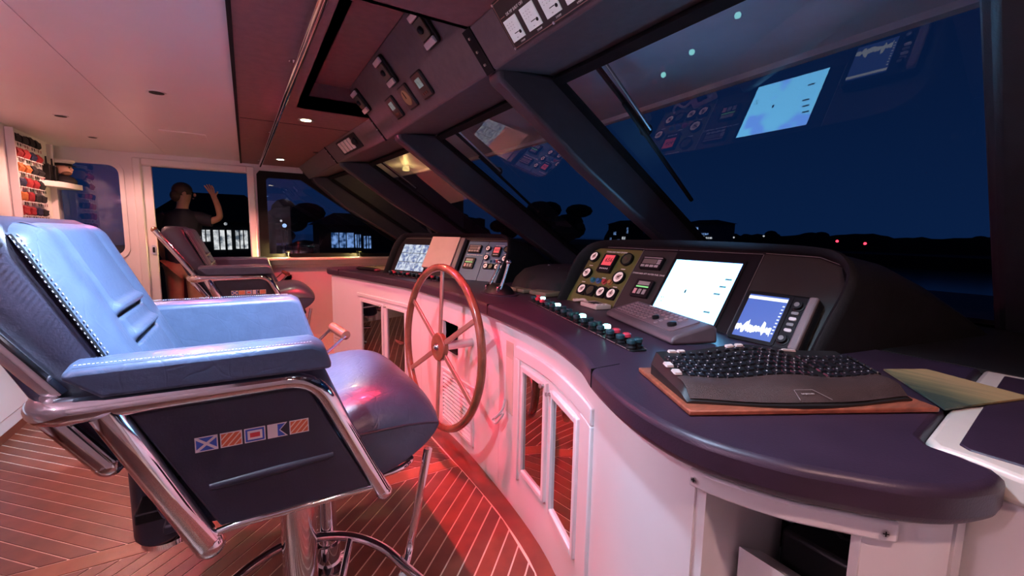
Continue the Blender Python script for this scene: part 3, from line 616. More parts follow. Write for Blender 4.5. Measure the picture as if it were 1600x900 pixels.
# sonar
sn = thing('sonar_display', M1 @ Vector((.455, -.02, .003)), 'small black sonar display with blue sounding screen and round knobs in the near pod', 'screen')
MB().prism(rrect(.332, .578, -.035, .172, .022), .003, .045, M1).build('case', BLACK, sn, bevel=.010, seg=3)
MB().prism(rrect(.338, .500, -.03, .166, .012), .045, .048, M1).build('screen_surround', BLACK, sn, bevel=.001)
MB().box(.355, .487, -.016, .152, .048, .0492, M1).build('screen', emis('sonar_blue', (.085, .17, .62), 1.0), sn, smooth=False)
MB().box(.355, .487, .134, .146, .0492, .0498, M1).build('screen_header', emis('screen_white', (.9, .95, 1), 1.3), sn, smooth=False)
poly = [(.355, .012)]; x = .355; random.seed(3)
topb = [(.355+.120*i/30, .030+(.016 if i in range(8, 11) else 0)+(.020 if i in range(22, 25) else 0)+random.uniform(-.006, .006)) for i in range(31)]
botb = [(.355+.120*i/30, .006+random.uniform(-.010, .008)) for i in range(31)]
MB().prism(topb+botb[::-1], .0492, .0499, M1).build('depth_trace', MATS['screen_white'], sn, smooth=False)
for k in range(9): MB().box(.478, .485, .012+k*.013, .016+k*.013, .0492, .0497, M1).build('scale_tick', MATS['screen_white'], sn, smooth=False)
for x, y, r_ in ((.523, .128, .017), (.520, .002, .017)):
    MB().lathe([(r_*1.15, .045), (r_*1.15, .048), (r_*.9, .049), (r_*.9, .060), (.0001, .061)], 18, M1 @ Matrix.Translation((x, y, 0))).build('knob', BLACK, sn)
    MB().lathe([(r_*.5, .061), (r_*.5, .0616), (.0001, .0616)], 10, M1 @ Matrix.Translation((x, y, 0))).build('knob_cap', GOLD, sn)
for k in range(4): MB().prism(rrect(.512, .534, .032+k*.021, .043+k*.021, .004), .045, .050, M1).build('button', GOLD if k % 2 else LET, sn)
MB().loft([[tuple(M1 @ Vector((x, y, n))) for y, n in ((-.03, .040), (-.03, .062), (.165, .058), (.165, .040))] for x in (.548, .575)]).build('side_grip', mat('grey_grip', (.20, .17, .17), .35, var=.1), sn, bevel=.006)

# far pod
pod2, M2_ = pod('instrument_pod', (1.592, 2.71, .95), 24, 61, [(-1.31, -.03), (-1.32, .12), (-1.325, .25), (-1.295, .33), (-1.225, .372), (-.95, .378), (-.55, .379), (-.22, .378), (-.145, .374), (-.085, .34), (-.052, .26), (-.045, .18), (-.055, .08), (-.06, -.03)], (-.69, .17), 'far charcoal instrument pod with camera monitor, beige cover and gauge panel coloured as if blue-lit', .12, .70)
engine_panel(pod2, M2_, -.292, -.078, -.0, .332, -.182, .248, BLUP, 'PORT MAIN ENGINE', '655', .72)
aux_panel(pod2, M2_, -.492, -.296, -.0, .332, -.405, .262, -.415, .14, BLUP, 'PORT AFT WATER FUEL TANK')
cc = thing('camera_monitor', M2_ @ Vector((-1.06, .02, .003)), 'far monitor showing a grid of pale blue camera views', 'screen')
screen_frame(M2_, -1.235, -.885, .030, .288, .012, cc, .008)
MB().box(-1.236, -.884, .029, .289, .001, .003, M2_).build('panel_back', BLACK, cc, smooth=False)
def cctv_mat(i):
    m = bpy.data.materials.new('camera_view'); m.use_nodes = True; n = m.node_tree; b = n.nodes['Principled BSDF']; b.inputs['Base Color'].default_value = (.02, .02, .02, 1)
    t = n.nodes.new('ShaderNodeTexCoord'); mp = n.nodes.new('ShaderNodeMapping'); mp.inputs['Location'].default_value = (i*3.1, i, 0); ns = n.nodes.new('ShaderNodeTexNoise'); ns.inputs['Scale'].default_value = 30; ns.inputs['Detail'].default_value = 3; r = n.nodes.new('ShaderNodeValToRGB')
    n.links.new(t.outputs['Object'], mp.inputs[0]); n.links.new(mp.outputs[0], ns.inputs[0]); n.links.new(ns.outputs['Fac'], r.inputs[0]); n.links.new(r.outputs[0], b.inputs['Emission Color'])
    el = r.color_ramp.elements; el[0].position = .35; el[0].color = (.06, .16, .42, 1); el[1].position = .62; el[1].color = (.75, .88, 1, 1); b.inputs['Emission Strength'].default_value = .85; return m
for r_ in range(3):
    for c_ in range(3):
        MB().box(-1.230+c_*.115, -1.230+c_*.115+.110, .033+r_*.085, .033+r_*.085+.080, .003, .0045, M2_).build('camera_view', cctv_mat(r_*3+c_), cc, smooth=False)
cp = thing('screen_cover', M2_ @ Vector((-.72, .06, .004)), 'plain beige cover panel standing in the far pod beside the camera monitor', 'cover')
MB().box(-.872, -.562, .060, .345, .004, .050, M2_).build('panel', BEIGE, cp, bevel=.004)
MB().box(-.560, -.515, .055, .345, .004, .040, M2_).build('side_channel', mat('grey_channel', (.16, .15, .15), .4, var=.1), cp, bevel=.006)
for pts in ([(-1.25, .345), (-.50, .350)], [(-.49, .342), (-.08, .342)]): MB().tube([tuple(M2_ @ Vector((*q, .004))) for q in pts], .0012, 6).build('edge_line', GOLD, pod2)

# ---- switch rows
def switch_row(p0, p1, n, lb, lit, redi, w=.06):
    p0 = Vector((*p0, .9505)); p1 = Vector((*p1, .9505)); L = (p1-p0).length; M = frame(p0, p1-p0, Vector((0, 0, 1)).cross((p1-p0).normalized()))
    t = thing('switch_row', (p0+p1)/2, lb, 'switches')
    MB().prism(rrect(0, L, -w/2, w/2, .012), 0, .004, M).build('plate', BLACK, t, bevel=.001)
    for s_ in (-1, 1): MB().tube([tuple(M @ Vector((x, s_*w/2, .004))) for x in (.01, L-.01)], .0012, 6).build('edge_line', GOLD, t)
    LITM = emis('cyan_lamp', (.35, 1, .95), 7)
    CAPR = mat('red_cap', (.55, .04, .07), .35, var=.08); CAPK = mat('dark_teal_cap', (.015, .05, .06), .35, var=.1)
    for k in range(n):
        x = L*(k+.5)/n
        for row, dy in ((0, .014), (1, -.016)):
            T = M @ Matrix.Translation((x+row*.012, dy, .004)); q = row*n+k
            cap = LITM if (k, row) in lit else CAPR if (k, row) in redi else CAPK
            b = MB(); b.lathe([(.016, 0), (.016, .007), (.0125, .010), (.0125, .018)], 12, T); b.lathe([(.0145, .018), (.0145, .028), (.0115, .031), (.0001, .032)], 12, T, mi=1)
            b.build('switch', [BLACK, cap], t)
    return t, M
sw1, SM1 = switch_row((1.300, 1.935), (1.015, .925), 15, 'row of round push switches with four glowing cyan caps before the near pod', {(1, 0), (4, 0), (8, 0), (11, 0)}, {(0, 0), (1, 1), (2, 1), (12, 0), (13, 0)})
switch_row((1.02, 3.72), (1.22, 3.05), 11, 'row of dark and red push switches before the far pod', set(), {(0, 0), (1, 1), (2, 0), (4, 1), (6, 0), (7, 1), (8, 0), (9, 1), (10, 0)}, .05)
# ---- remote control panel
rp0 = Vector((1.345, 1.43, .9515)); rp1 = Vector((1.165, .93, .9515)); ru = (rp1-rp0).normalized(); rv = Vector((0, 0, 1)).cross(ru); RM = frame(rp0, ru, rv); RL_ = (rp1-rp0).length
rc = thing('control_keypad', rp0+(rp1-rp0)*.5, 'sloped grey control keypad with rows of tiny keys and two round knobs', 'keypad')
MB().loft([[tuple(RM @ Vector((x, y, z))) for y, z in ((0, 0), (0, .020), (.02, .032), (.150, .066), (.165, .050), (.17, 0))] for x in (0, RL_)]).build('case', mat('grey_mauve_case', (.10, .075, .085), .45, var=.1, vscale=20), rc, bevel=.012, seg=3)
KF = RM @ frame((0, .02, .0325), (1, 0, 0), (0, .130, .034))
MB().prism(rrect(.03, RL_-.05, .004, .122, .012), -.001, .0025, KF).build('key_plate', mat('mauve_plate', (.15, .095, .105), .5, var=.1), rc, bevel=.001)
kd = MB()
for i in range(14):
    for j in range(5):
        if not (i in (9, 10, 12, 13) and j < 3): kd.prism(rrect(.045+i*.028, .060+i*.028, .014+j*.021, .026+j*.021, .003, 2), .0025, .006, KF)
kd.build('tiny_keys', mat('mauve_key', (.28, .19, .20), .5, var=.1), rc, kind='stuff')
for x, y, r_ in ((.315, .045, .013), (.435, .040, .016)):
    MB().lathe([(r_, .0025), (r_, .012), (r_*.8, .014), (.0001, .0145)], 16, KF @ Matrix.Translation((x, y, 0))).build('knob', BLACK, rc)
text('STEERING', .010, KF @ Matrix.Translation((.16, .118, .003)), LET, rc)
# raised curved ledge at its near end
# ---- small beige handset
bh = thing('beige_controller', (1.46, 1.62, .95), 'small beige hand controller with a dark window beside the keypad', 'controller')
BM = frame((1.47, 1.70, .951), (-.15, -.9, 0), Vector((0, 0, 1)).cross(Vector((-.15, -.9, 0)).normalized()))
MB().prism(rrect(0, .15, -.045, .045, .01), 0, .022, BM).build('case', BEIGE, bh, bevel=.005)
MB().box(.045, .105, -.025, .022, .022, .0235, BM).build('window', BLACK, bh, smooth=False)
for k in range(3): MB().prism(rrect(.115, .138, -.03+k*.022, -.016+k*.022, .003), .022, .025, BM).build('button', MATS['outlet_white'], bh)
MB().tube(spline([tuple(BM @ Vector(q)) for q in ((0, 0, .012), (-.05, .01, .02), (-.09, -.02, .012), (-.13, .0, .01), (-.12, .04, .01))], 5), .007, 8).build('lead', BEIGE, bh)
# ---- throttle
th = thing('throttle', (1.28, 2.28, .95), 'twin chrome throttle levers on a dark hump in the middle of the worktop', 'throttle')
MB().loft([[(1.28+r_*math.cos(k/16*6.283)*.8, 2.28+r_*math.sin(k/16*6.283)*1.25, z) for k in range(16)] for r_, z in ((.105, .951), (.10, .962), (.075, .99), (.05, 1.006))]).build('base', BLACK, th)
MB().loft([[(1.28+r_*math.cos(k/16*6.283)*.8, 2.28+r_*math.sin(k/16*6.283)*1.25, z) for k in range(16)] for r_, z in ((.125, .950), (.125, .955), (.118, .957))]).build('foot_plate', CTR, th)
for yy, hh, dx in ((2.205, 1.135, .055), (2.345, 1.125, .075)):
    MB().tube([(1.245, yy, .985), (1.245+dx*.5, yy, 1.05), (1.245+dx, yy, hh)], [.011, .009, .011], 10).build('lever', CHROME, th)
    MB().ball((1.245+dx, yy, hh+.008), (.015, .022, .015)).build('lever_knob', CHROME, th)
    MB().lathe([(.022, -.008), (.025, 0), (.022, .008)], 16, Matrix.Translation((1.243, yy, .982)) @ Matrix.Rotation(R(90), 4, 'X')).build('pivot', CHROME, th)
# ---- centre hump with compass pads
hp = thing('compass_hump', (1.75, 2.36, .95), 'low dark compass hump on the dash between the two pods', 'binnacle')
MB().loft([[(1.82+r_*math.cos(k/24*6.283)*.95, 2.30+r_*math.sin(k/24*6.283), z) for k in range(24)] for r_, z in ((.40, .9495), (.37, 1.02), (.31, 1.075), (.22, 1.10), (.05, 1.108))]).build('dome', DASH, hp, ang=60)
MB().box(1.40, 1.53, 2.20, 2.36, .951, .975).build('pad', mat('khaki_pad', (.16, .14, .09), .6, var=.1), hp, bevel=.008)
MB().box(1.42, 1.55, 2.00, 2.17, .951, .978).build('pad', MATS['khaki_pad'], hp, bevel=.008)
MB().ball((1.66, 2.2, 1.09), .012).build('knob', STEEL, hp); MB().ball((1.7, 2.36, 1.10), .010).build('knob', STEEL, hp)
# ---- far-end counter clutter
MB().tube(spline([(1.10, 4.15, .957), (1.0, 4.30, .957), (.95, 4.42, .957), (1.05, 4.5, .957), (1.25, 4.45, .957), (1.35, 4.3, .957), (1.2, 4.2, .960), (1.05, 4.35, .963), (1.15, 4.55, .960), (1.4, 4.6, .957)], 6), .007, 8).build('cable_loop', mat('olive_cable', (.22, .24, .10), .5, var=.1), label='loose olive cable looped on the far end of the worktop', cat='cable')
hs = thing('handset', (.98, 4.2, .95), 'dark corded handset lying on the far end of the worktop', 'handset')
MB().tube(spline([(.90, 4.30, .962), (.94, 4.15, .968), (.99, 4.0, .966)], 6), .016, 10).build('grip', BLACK, hs); MB().ball((.90, 4.31, .966), (.03, .025, .014)).build('earpiece', BLACK, hs); MB().ball((.99, 3.99, .966), (.03, .025, .014)).build('mouthpiece', mat('dark_red_plastic', (.2, .03, .05), .4, var=.1), hs)

# ================================================================== SHIP WHEEL
wc = Vector((.872, 2.205, .688)); wy = R(-5); wt = R(2.5)
d1_ = Vector((math.sin(wy), math.cos(wy), 0)); f0 = Vector((math.cos(wy), -math.sin(wy), 0)); d2_ = Vector((0, 0, 1))*math.cos(wt)+f0*math.sin(wt)
WMx = frame(wc, d1_, d2_)
wh = thing('ship_wheel', wc, 'large six-spoked mahogany ship wheel in front of the console', 'wheel')
RW = .432
MB().tube([tuple(WMx @ Vector((RW*math.cos(k/72*6.2832), RW*math.sin(k/72*6.2832), 0))) for k in range(72)], .021, 12, closed=True).build('rim', MAHOG, wh, ang=80)
for k in range(6):
    a = R(90+60*k); T = WMx @ Matrix.Rotation(a, 4, 'Z')
    MB().box(.05, RW-.012, -.014, .014, -.006, .006, T).build('spoke', SPOKE, wh, bevel=.003)
MB().lathe([(.072, -.016), (.078, -.010), (.078, .010), (.072, .016)], 28, WMx).build('hub', MAHOG, wh)
s_ = -1 if (WMx.to_3x3() @ Vector((0, 0, 1))).x > 0 else 1
MB().lathe([(.020, .012), (.022, .018), (.018, .028), (.010, .034), (.0001, .036)], 16, WMx @ Matrix.Scale(s_, 4, (0, 0, 1))).build('hub_nut', CHROME, wh)
MB().cyl(wc+f0*.01, wc+f0*.205, .024, n=16).build('shaft', STEEL, wh)

# ================================================================== HELM CHAIRS
def flag_poly(kind):
    return kind
CY0, CY1 = 1.42, 2.34; CM = (CY0+CY1)/2
def make_chair():
    t = thing('helm_chair', (.12, CM, 0), 'near blue leather helm chair with five flag emblems on its side, chrome frame', 'chair', 'helm chairs')
    r = .028; y0, y1 = CY0+.028, CY1-.028
    # continuous arm frame: front bottom -> bend -> back -> round -> other side
    path = fillet([(.365, y0, .412), (.160, y0, .852), (-.462, y0, .852), (-.462, y1, .852), (.160, y1, .852), (.365, y1, .412)], .085, 7)
    MB().tube(path, [.026+.010*max(0, min(1, (-.30-p.x)/.10)) for p in path], 14).build('arm_frame', CHROME, t, ang=80)
    for y in (y0, y1):
        MB().ball((.365, y, .412), r).build('tube_cap', CHROME, t)
        MB().tube([(-.330, y, .835), (-.140, y, .405), (-.118, y+(.02 if y < CM else -.02), .385)], [.037, .037, .030], 14).build('rear_strut', CHROME, t, ang=80)
        MB().ball((-.135, y, .398), .038).build('tube_cap', CHROME, t)
        MB().tube(fillet([(-.115, y, .43), (-.06, y, .438), (.355, y, .438)], .02), .011, 10).build('bottom_rail', CHROME, t)
        yi = y+(.055 if y < CM else -.055)
        MB().tube([(-.425, yi, .88), (-.56, yi, 1.085), (-.70, yi, 1.295)], .026, 12).build('back_tube', CHROME, t, ang=80)
        MB().ball((-.70, yi, 1.295), .027).build('tube_cap', MAHOG, t)
        MB().tube([(-.445, yi, .83), (-.345, yi, .675)], .033, 12).build('back_stub', CHROME, t); MB().ball((-.345, yi, .675), .034).build('tube_cap', CHROME, t)
    # side panels
    for s_, y in ((1, y0), (-1, y1)):
        p = MB(); poly = [(-.285, .822), (.135, .828), (.320, .447), (-.105, .447)]
        p.prism(poly, -.010, .010, frame((0, y+.004*s_, 0), (1, 0, 0), (0, 0, 1))); sp0 = p.build('side_panel', LEATHD, t, bevel=.006)
        MB().tube([(-.125, y-.002*s_, .574), (.04, y-.002*s_, .581), (.205, y-.002*s_, .588)], [.011, .015, .011], 12).build('side_slot', LEATHD, t)
    # flag emblems on near side
    PW = mat('flag_white', (.72, .66, .66), .5, var=.04); PB = mat('flag_blue', (.035, .09, .42), .5, var=.08); PO = mat('flag_orange', (.62, .13, .05), .5, var=.06); PR = mat('flag_red', (.60, .05, .06), .5, var=.05); PY = mat('flag_cream', (.78, .60, .45), .5, var=.04)
    FM = frame((0, y0-.0065, 0), (1, 0, 0), (0, 0, 1)); fz0, fz1 = .684, .727; fw_ = .0535; pit = .0588
    for i, k in enumerate('MYWAY'):
        x0 = -.1515+i*pit; x1 = x0+fw_; b = MB(); e_ = .0028
        if k == 'A':
            xm = (x0+x1)/2; sw = [(x1, fz0), (x1-.020, (fz0+fz1)/2), (x1, fz1)]
            b.prism([(x0, fz0)]+sw+[(x0, fz1)], 0, .0006, FM); b.prism([(xm, fz0+e_), (x1-.006, fz0+e_), (x1-.023, (fz0+fz1)/2), (x1-.006, fz1-e_), (xm, fz1-e_)], .0006, .0010, FM, 1)
        else:
            b.box(x0, x1, fz0, fz1, 0, .0006, FM)
            if k == 'M':
                b.box(x0+e_, x1-e_, fz0+e_, fz1-e_, .0006, .0009, FM, 1)
                for q in (((x0+e_, fz0+e_), (x1-e_, fz1-e_)), ((x0+e_, fz1-e_), (x1-e_, fz0+e_))):
                    a, c = Vector(q[0]), Vector(q[1]); d = (c-a).normalized(); n = Vector((-d.y, d.x))*.0035
                    b.prism([tuple(a+n), tuple(a-n), tuple(c-n), tuple(c+n)], .0009, .0012, FM, 0)
            elif k == 'Y':
                b.box(x0+e_, x1-e_, fz0+e_, fz1-e_, .0006, .0009, FM, 2)
                for q in range(5):
                    c0 = x0-.018+q*.0165; pl_ = [(c0, fz0+e_), (c0+.0042, fz0+e_), (c0+.0042+.034, fz1-e_), (c0+.034, fz1-e_)]
                    pl_ = clip(clip(pl_, 1, 0, x0+e_), -1, 0, -(x1-e_))
                    if len(pl_) >= 3: b.prism(pl_, .0009, .0012, FM, 4)
            elif k == 'W':
                b.box(x0+e_, x1-e_, fz0+e_, fz1-e_, .0006, .0009, FM, 1); b.box(x0+.008, x1-.008, fz0+.008, fz1-.008, .0009, .0012, FM, 0); b.box(x0+.014, x1-.014, fz0+.0145, fz1-.0145, .0012, .0015, FM, 3)
        b.build('flag_emblem', [PW, PB, PO, PR, PY], t, smooth=False)
    # arm pads
    for s_, ya, dz in ((1, CY0+.0, 0), (-1, CY1-.135, .035)):
        b = MB(); yb = ya+.135
        prof = [(-.405, .945), (-.38, .962), (.155, .967), (.190, .950), (.205, .905), (.210, .883), (-.33, .884)] if s_ > 0 else [(-.405, .945), (-.38, .962), (.165, .965), (.195, .950), (.245, .82), (.295, .70), (-.25, .70)]
        b.loft([[(x, y, z+dz*(1 if z > .9 else .0)+q) for x, z in prof] for y, q in ((ya, -.006), (ya+.02, .002), (ya+.067, .008), (yb-.02, .002), (yb, -.006))])
        b.build('arm_pad', LEATH if s_ < 0 else LEATH, t, bevel=.012, seg=3, ang=60)
        ys = ya+.012 if s_ > 0 else yb-.012
        st = MB()
        for k in range(64): x = -.375+k*.0083; st.cyl((x, ys, .9685+dz), (x+.005, ys, .9690+dz), .0012, n=5)
        st.build('stitching', STITCH, t, kind='stuff')
        if s_ > 0:
            MB().loft([[(x, yy, z) for x, z in ((-.25, .60), (.30, .60), (.19, .88), (-.33, .88))] for yy in (CY0+.07, CY0+.105)]).build('inner_side_pad', LEATH, t, bevel=.012, seg=3)
    # backrest cushion
    ya, yb = CY0+.085, CY1-.085
    A, B = Vector((-.185, 0, .70)), Vector((-.470, 0, 1.325)); dv = (B-A); nrm = Vector((dv.z, 0, -dv.x)).normalized()   # forward-up facing
    if nrm.x < 0: nrm = -nrm
    def bfront(s, q):
        y = ya+(yb-ya)*s; p = A+dv*q; e = 1
        edge_ = min(s, 1-s); d = .030*(1-math.exp(-edge_*26)) - .030
        tp = max(0, q-.90)/.10; d -= .035*tp**3
        c = abs(s-.5)
        if c < .235:
            d -= .010*math.exp(-((c-.225)/.012)**2)
            for tq, wd in ((.415, .010), (.545, .010)):
                if c < .22: d -= .030*math.exp(-((q-tq)/wd)**2) ; d += .016*math.exp(-((q-tq-.03)/.025)**2)
            d += .006
        else: d -= .010*math.exp(-((c-.235)/.012)**2); d += .008*math.exp(-((c-.36)/.09)**2)
        yy = y+(.04*tp*tp*(1 if s < .5 else -1)*(1 if edge_ < .12 else 0))
        q_ = p+nrm*d; return (q_.x, yy, q_.z)
    b = MB(); b.grid(bfront, 60, 100)
    b.build('backrest_front', LEATH, t, ang=80)
    MB().loft([[(x, y, z) for x, z in ((-.205+dx, .70), (-.492+dx, 1.312-e_), (-.54, 1.332-e_), (-.625, 1.334-e_), (-.66, 1.30-e_), (-.41, .71), (-.38, .69))] for y, e_, dx in ((ya, .03, -.010), (ya+.02, .004, -.006), (yb-.02, .004, -.006), (yb, .03, -.010))]).build('backrest_shell', LEATHD, t, bevel=.022, seg=3, ang=60)
    for s in (0.0, 1.0):
        MB().tube([bfront(s if s else .004, q/20) if s == 0 else bfront(.996, q/20) for q in range(1, 20)], .0045, 6).build('piping', GASK, t)
    st = MB()
    for k in range(46):
        q = .06+k*.0195
        for s in (.014, .001):
            p = Vector(bfront(s, q)); p2 = Vector(bfront(s, q+.008)); st.cyl(p+nrm*.003+Vector((0, -.008 if s < .01 else 0, 0)), p2+nrm*.003+Vector((0, -.008 if s < .01 else 0, 0)), .0013, n=5)
    st.build('stitching', STITCH, t, kind='stuff')
    # seat cushion with front bolster
    prof = [(-.26, .60), (-.10, .655), (.10, .70), (.25, .735), (.37, .758), (.46, .755), (.535, .725), (.588, .672), (.605, .62), (.590, .565), (.55, .52), (.46, .468), (.37, .435), (.0, .43), (-.26, .44)]
    def sring(y, f):   # f 0 at middle .. 1 at the ends
        return [(x-(.02*f if x > .3 else 0), y, (z*(1-f**1.5)+(.60+.15*(z-.60))*f**1.5) if z > .60 else z+.01*f) for x, z in prof]
    ys_ = [ya-.030, ya-.028, ya-.015, ya+.03, ya+.10, ya+.20, CM, yb-.20, yb-.10, yb-.03, yb+.015, yb+.028, yb+.030]; fs_ = [1, 1, .80, .45, .18, .05, 0, .05, .18, .45, .80, 1, 1]
    pr2 = []
    MB().loft([[tuple(v) for v in sring(y, f)] for y, f in zip(ys_, fs_)]).build('seat_cushion', LEATH, t, ang=75).modifiers.new('sub', 'SUBSURF').render_levels = 2
    MB().tube([(x, ya-.030, z) for x, z in ((-.1, .606), (.10, .612), (.25, .618), (.37, .621), (.46, .620), (.53, .614), (.572, .606))], .004, 6).build('seat_piping', LEATHD, t)
    MB().loft([[(x, y, z) for x, z in ((-.25, .415), (.50, .455), (.50, .470), (-.25, .445))] for y in (ya+.02, yb-.02)]).build('seat_pan', LEATHD, t, bevel=.008)
    MB().tube(fillet([(.20, ya+.01, .415), (.50, ya+.01, .445), (.52, CM, .45), (.50, yb-.01, .445), (.20, yb-.01, .415)], .08), .011, 10).build('seat_rail', CHROME, t)
    # pedestal, second post, slide housing
    MB().lathe([(.055, .0), (.055, .43)], 28, Matrix.Translation((.105, 1.56, 0))).build('pedestal', CHROME, t)
    MB().lathe([(.105, .0), (.105, .012), (.07, .022), (.06, .04)], 28, Matrix.Translation((.105, 1.56, 0))).build('pedestal_foot', CHROME, t)
    MB().lathe([(.034, .0), (.034, .43)], 22, Matrix.Translation((.215, 1.72, 0))).build('post', CHROME, t)
    MB().lathe([(.075, .0), (.075, .010), (.045, .02), (.045, .10), (.036, .105)], 22, Matrix.Translation((.215, 1.72, 0))).build('post_collar', CHROME, t)
    MB().loft([[(-.30+(.075*f)*math.cos(k/20*6.283), 1.84+(.115*f)*math.sin(k/20*6.283), z) for k in range(20)] for f, z in ((.85, .262), (1, .278), (1, .42), (1, .60))]).build('slide_housing', LEATHD, t)
    MB().lathe([(.055, .226), (.070, .232), (.070, .250), (.055, .262)], 22, Matrix.Translation((-.29, 1.83, 0))).build('housing_ring', CHROME, t)
    MB().box(-.33, .10, 1.62, 2.02, .415, .45).build('slide_plate', BLACK, t, bevel=.005)
    # foot rest
    MB().tube(fillet([(.545, 1.50, .50), (.470, 1.50, .12), (.42, 1.42, .09)], .04), .016, 12).build('footrest_tube', CHROME, t)
    MB().tube(fillet([(.545, 2.20, .50), (.485, 2.20, .16), (.40, 2.1, .14)], .04), .016, 12).build('footrest_tube', CHROME, t)
    MB().tube(spline([(-.11, 1.59, .15), (-.02, 1.665, .15), (.08, 1.705, .15), (.20, 1.685, .15), (.30, 1.62, .15), (.38, 1.52, .14), (.43, 1.41, .12), (.46, 1.34, .11)], 6), .017, 12).build('foot_ring', CHROME, t)
    MB().tube([(.285, 1.635, .15), (.20, 1.45, .05)], .014, 10).build('foot_ring_strut', CHROME, t)
    # folding lever with roller
    MB().tube([(.352, 2.345, .822), (.392, 2.215, .800)], .023, 14).build('lever_roller', MARG, t)
    MB().tube([(.392, 2.213, .800), (.33, 2.25, .735), (.235, 2.30, .64)], .0075, 8).build('lever_rod', CHROME, t)
    MB().tube([(.352, 2.347, .822), (.27, 2.33, .75)], .0075, 8).build('lever_rod', CHROME, t)
    return t
chair1 = make_chair()
chair2 = copy_tree(chair1, (.0, 3.5, 0)); chair2['label'] = 'far dark helm chair by the doorway, red light on its arms'

# ================================================================== CEILING FITTINGS
rail = thing('handrail', (.2, 3.6, 2.0), 'long chrome handrail under the dark ceiling', 'handrail')
MB().tube([(.262, 0.2, 2.018), (.165, 5.75, 2.018)], .017, 14).build('bar', CHROME, rail, ang=80)
for y in (.6, 2.3, 4.0, 5.6):
    x = .2655-.0175*y
    MB().cyl((x, y, 2.018), (x, y, DZ), .010, n=12).build('bracket', CHROME, rail); MB().lathe([(.026, DZ-.006), (.026, DZ)], 16, Matrix.Translation((x, y, 0))).build('flange', CHROME, rail)
def downlight(x, y, z, lb, col, power, lensm, spot=120, grp='recessed downlights', aim=None, r=.034, name='downlight'):
    t = thing(name, (x, y, z), lb, 'downlight', grp)
    MB().lathe([(r, z-.001), (r*1.5, z-.004), (r*1.55, z), (r, z)], 24, Matrix.Translation((x, y, 0))).build('ring', STEEL, t)
    MB().lathe([(r, z-.0008), (r, z-.002), (.0001, z-.003)], 24, Matrix.Translation((x, y, 0))).build('lens', lensm, t)
    l = light('SPOT', 'lamp', (x, y, z-.02), col, power, aim or (x, y, 0), size=r, spot=spot, blend=1.0 if grp == 'red night lights' else .4)
    l.parent = t; l.matrix_parent_inverse = Matrix.Translation(Vector((x, y, z))).inverted()
    return t
downlight(.39, 3.445, DZ, 'glowing warm yellow downlight in the dark ceiling, nearer of the two in view', WARM, 30, emis('warm_lens', (1, .85, .45), 14), 130)
downlight(.35, 5.447, DZ, 'small glowing greenish-white downlight at the far end of the dark ceiling', (.9, 1, .75), 14, emis('green_lens', (.85, 1, .7), 14), 100)
downlight(.15, 1.42, DZ, 'cool white downlight in the dark ceiling above the near helm chair', COOL, 640, emis('cool_lens', (.7, .85, 1), 10), 66, aim=(-.20, 1.95, 1.02))
downlight(.42, .80, DZ, 'cool white downlight in the dark ceiling above the worktop', COOL, 78, MATS['cool_lens'], 64, aim=(1.02, .52, .6))
downlight(.42, -.35, DZ, 'warm pink downlight in the dark ceiling above the side console', (1, .56, .50), 42, emis('pink_lens', (1, .6, .5), 6), 95, aim=(.95, .15, .7))
# red night lights recessed behind the coffer lip
downlight(.375, 2.75, zt, 'red night light inside the ceiling coffer, far one', RED, 240, emis('red_lens', (1, .05, .05), 5), 80, 'red night lights', r=.022, aim=(.38, 2.6, 0))
downlight(.375, 1.95, zt, 'red night light inside the ceiling coffer, near one', RED, 240, MATS['red_lens'], 80, 'red night lights', r=.022, aim=(.50, 1.85, 0))
t = thing('ceiling_spot', (.62, 4.75, DZ), 'deep-set red night light in the dark ceiling above the far helm chair', 'spotlight', 'red night lights')
MB().lathe([(.030, DZ-.002), (.036, DZ-.003), (.037, DZ)], 20, Matrix.Translation((.62, 4.75, 0))).build('ring', DARKC, t)
MB().lathe([(.030, DZ-.0032), (.030, DZ-.005), (.0001, DZ-.005)], 20, Matrix.Translation((.62, 4.75, 0))).build('well_shade', BLACK, t)  # flat black disc paints the shade of a recess
l = light('SPOT', 'lamp', (.62, 4.75, DZ-.02), (1, .05, .08), 120, (.25, 5.25, .5), size=.03, spot=100, blend=.4); l.parent = t; l.matrix_parent_inverse = Matrix.Translation((.62, 4.75, DZ)).inverted()
# deep-set lamps in the white ceiling: a flat black disc paints the shade inside each well
for x, y, r_, lb, cl, pw in ((-.404, 3.323, .045, 'dark oval deep-set spotlight in the white ceiling, nearest of three', (1, .13, .27), 108), (-1.079, 4.39, .04, 'dark oval deep-set spotlight in the white ceiling near the flag rack', (1, .46, .38), 36), (-1.099, 5.234, .035, 'dark oval deep-set spotlight in the white ceiling above the small window', (1, .46, .36), 36), (-.404, 1.30, .045, 'deep-set cool spotlight in the white ceiling above the near chair back', (.70, .80, 1.0), 75)):
    t = thing('ceiling_spot', (x, y, CZ), lb, 'spotlight', 'deep-set spots in the white ceiling')
    MB().lathe([(r_*.75, CZ-.0015), (r_*1.0, CZ-.004), (r_*1.05, CZ)], 20, Matrix.Translation((x, y, 0))).build('ring', CEILW, t)
    MB().lathe([(r_*.80, CZ-.0042), (r_*.80, CZ-.006), (.0001, CZ-.006)], 20, Matrix.Translation((x, y, 0))).build('well_shade', BLACK, t)
    l = light('SPOT', 'lamp', (x, y, CZ-.03), cl, pw, (.75, 2.95, .3) if pw > 100 else (x, y, 0) if y > 2 else (.62, 1.75, .3), size=.03, spot=125 if pw > 100 else 160 if y > 2 else 92, blend=.5); l.parent = t; l.matrix_parent_inverse = Matrix.Translation((x, y, CZ)).inverted()
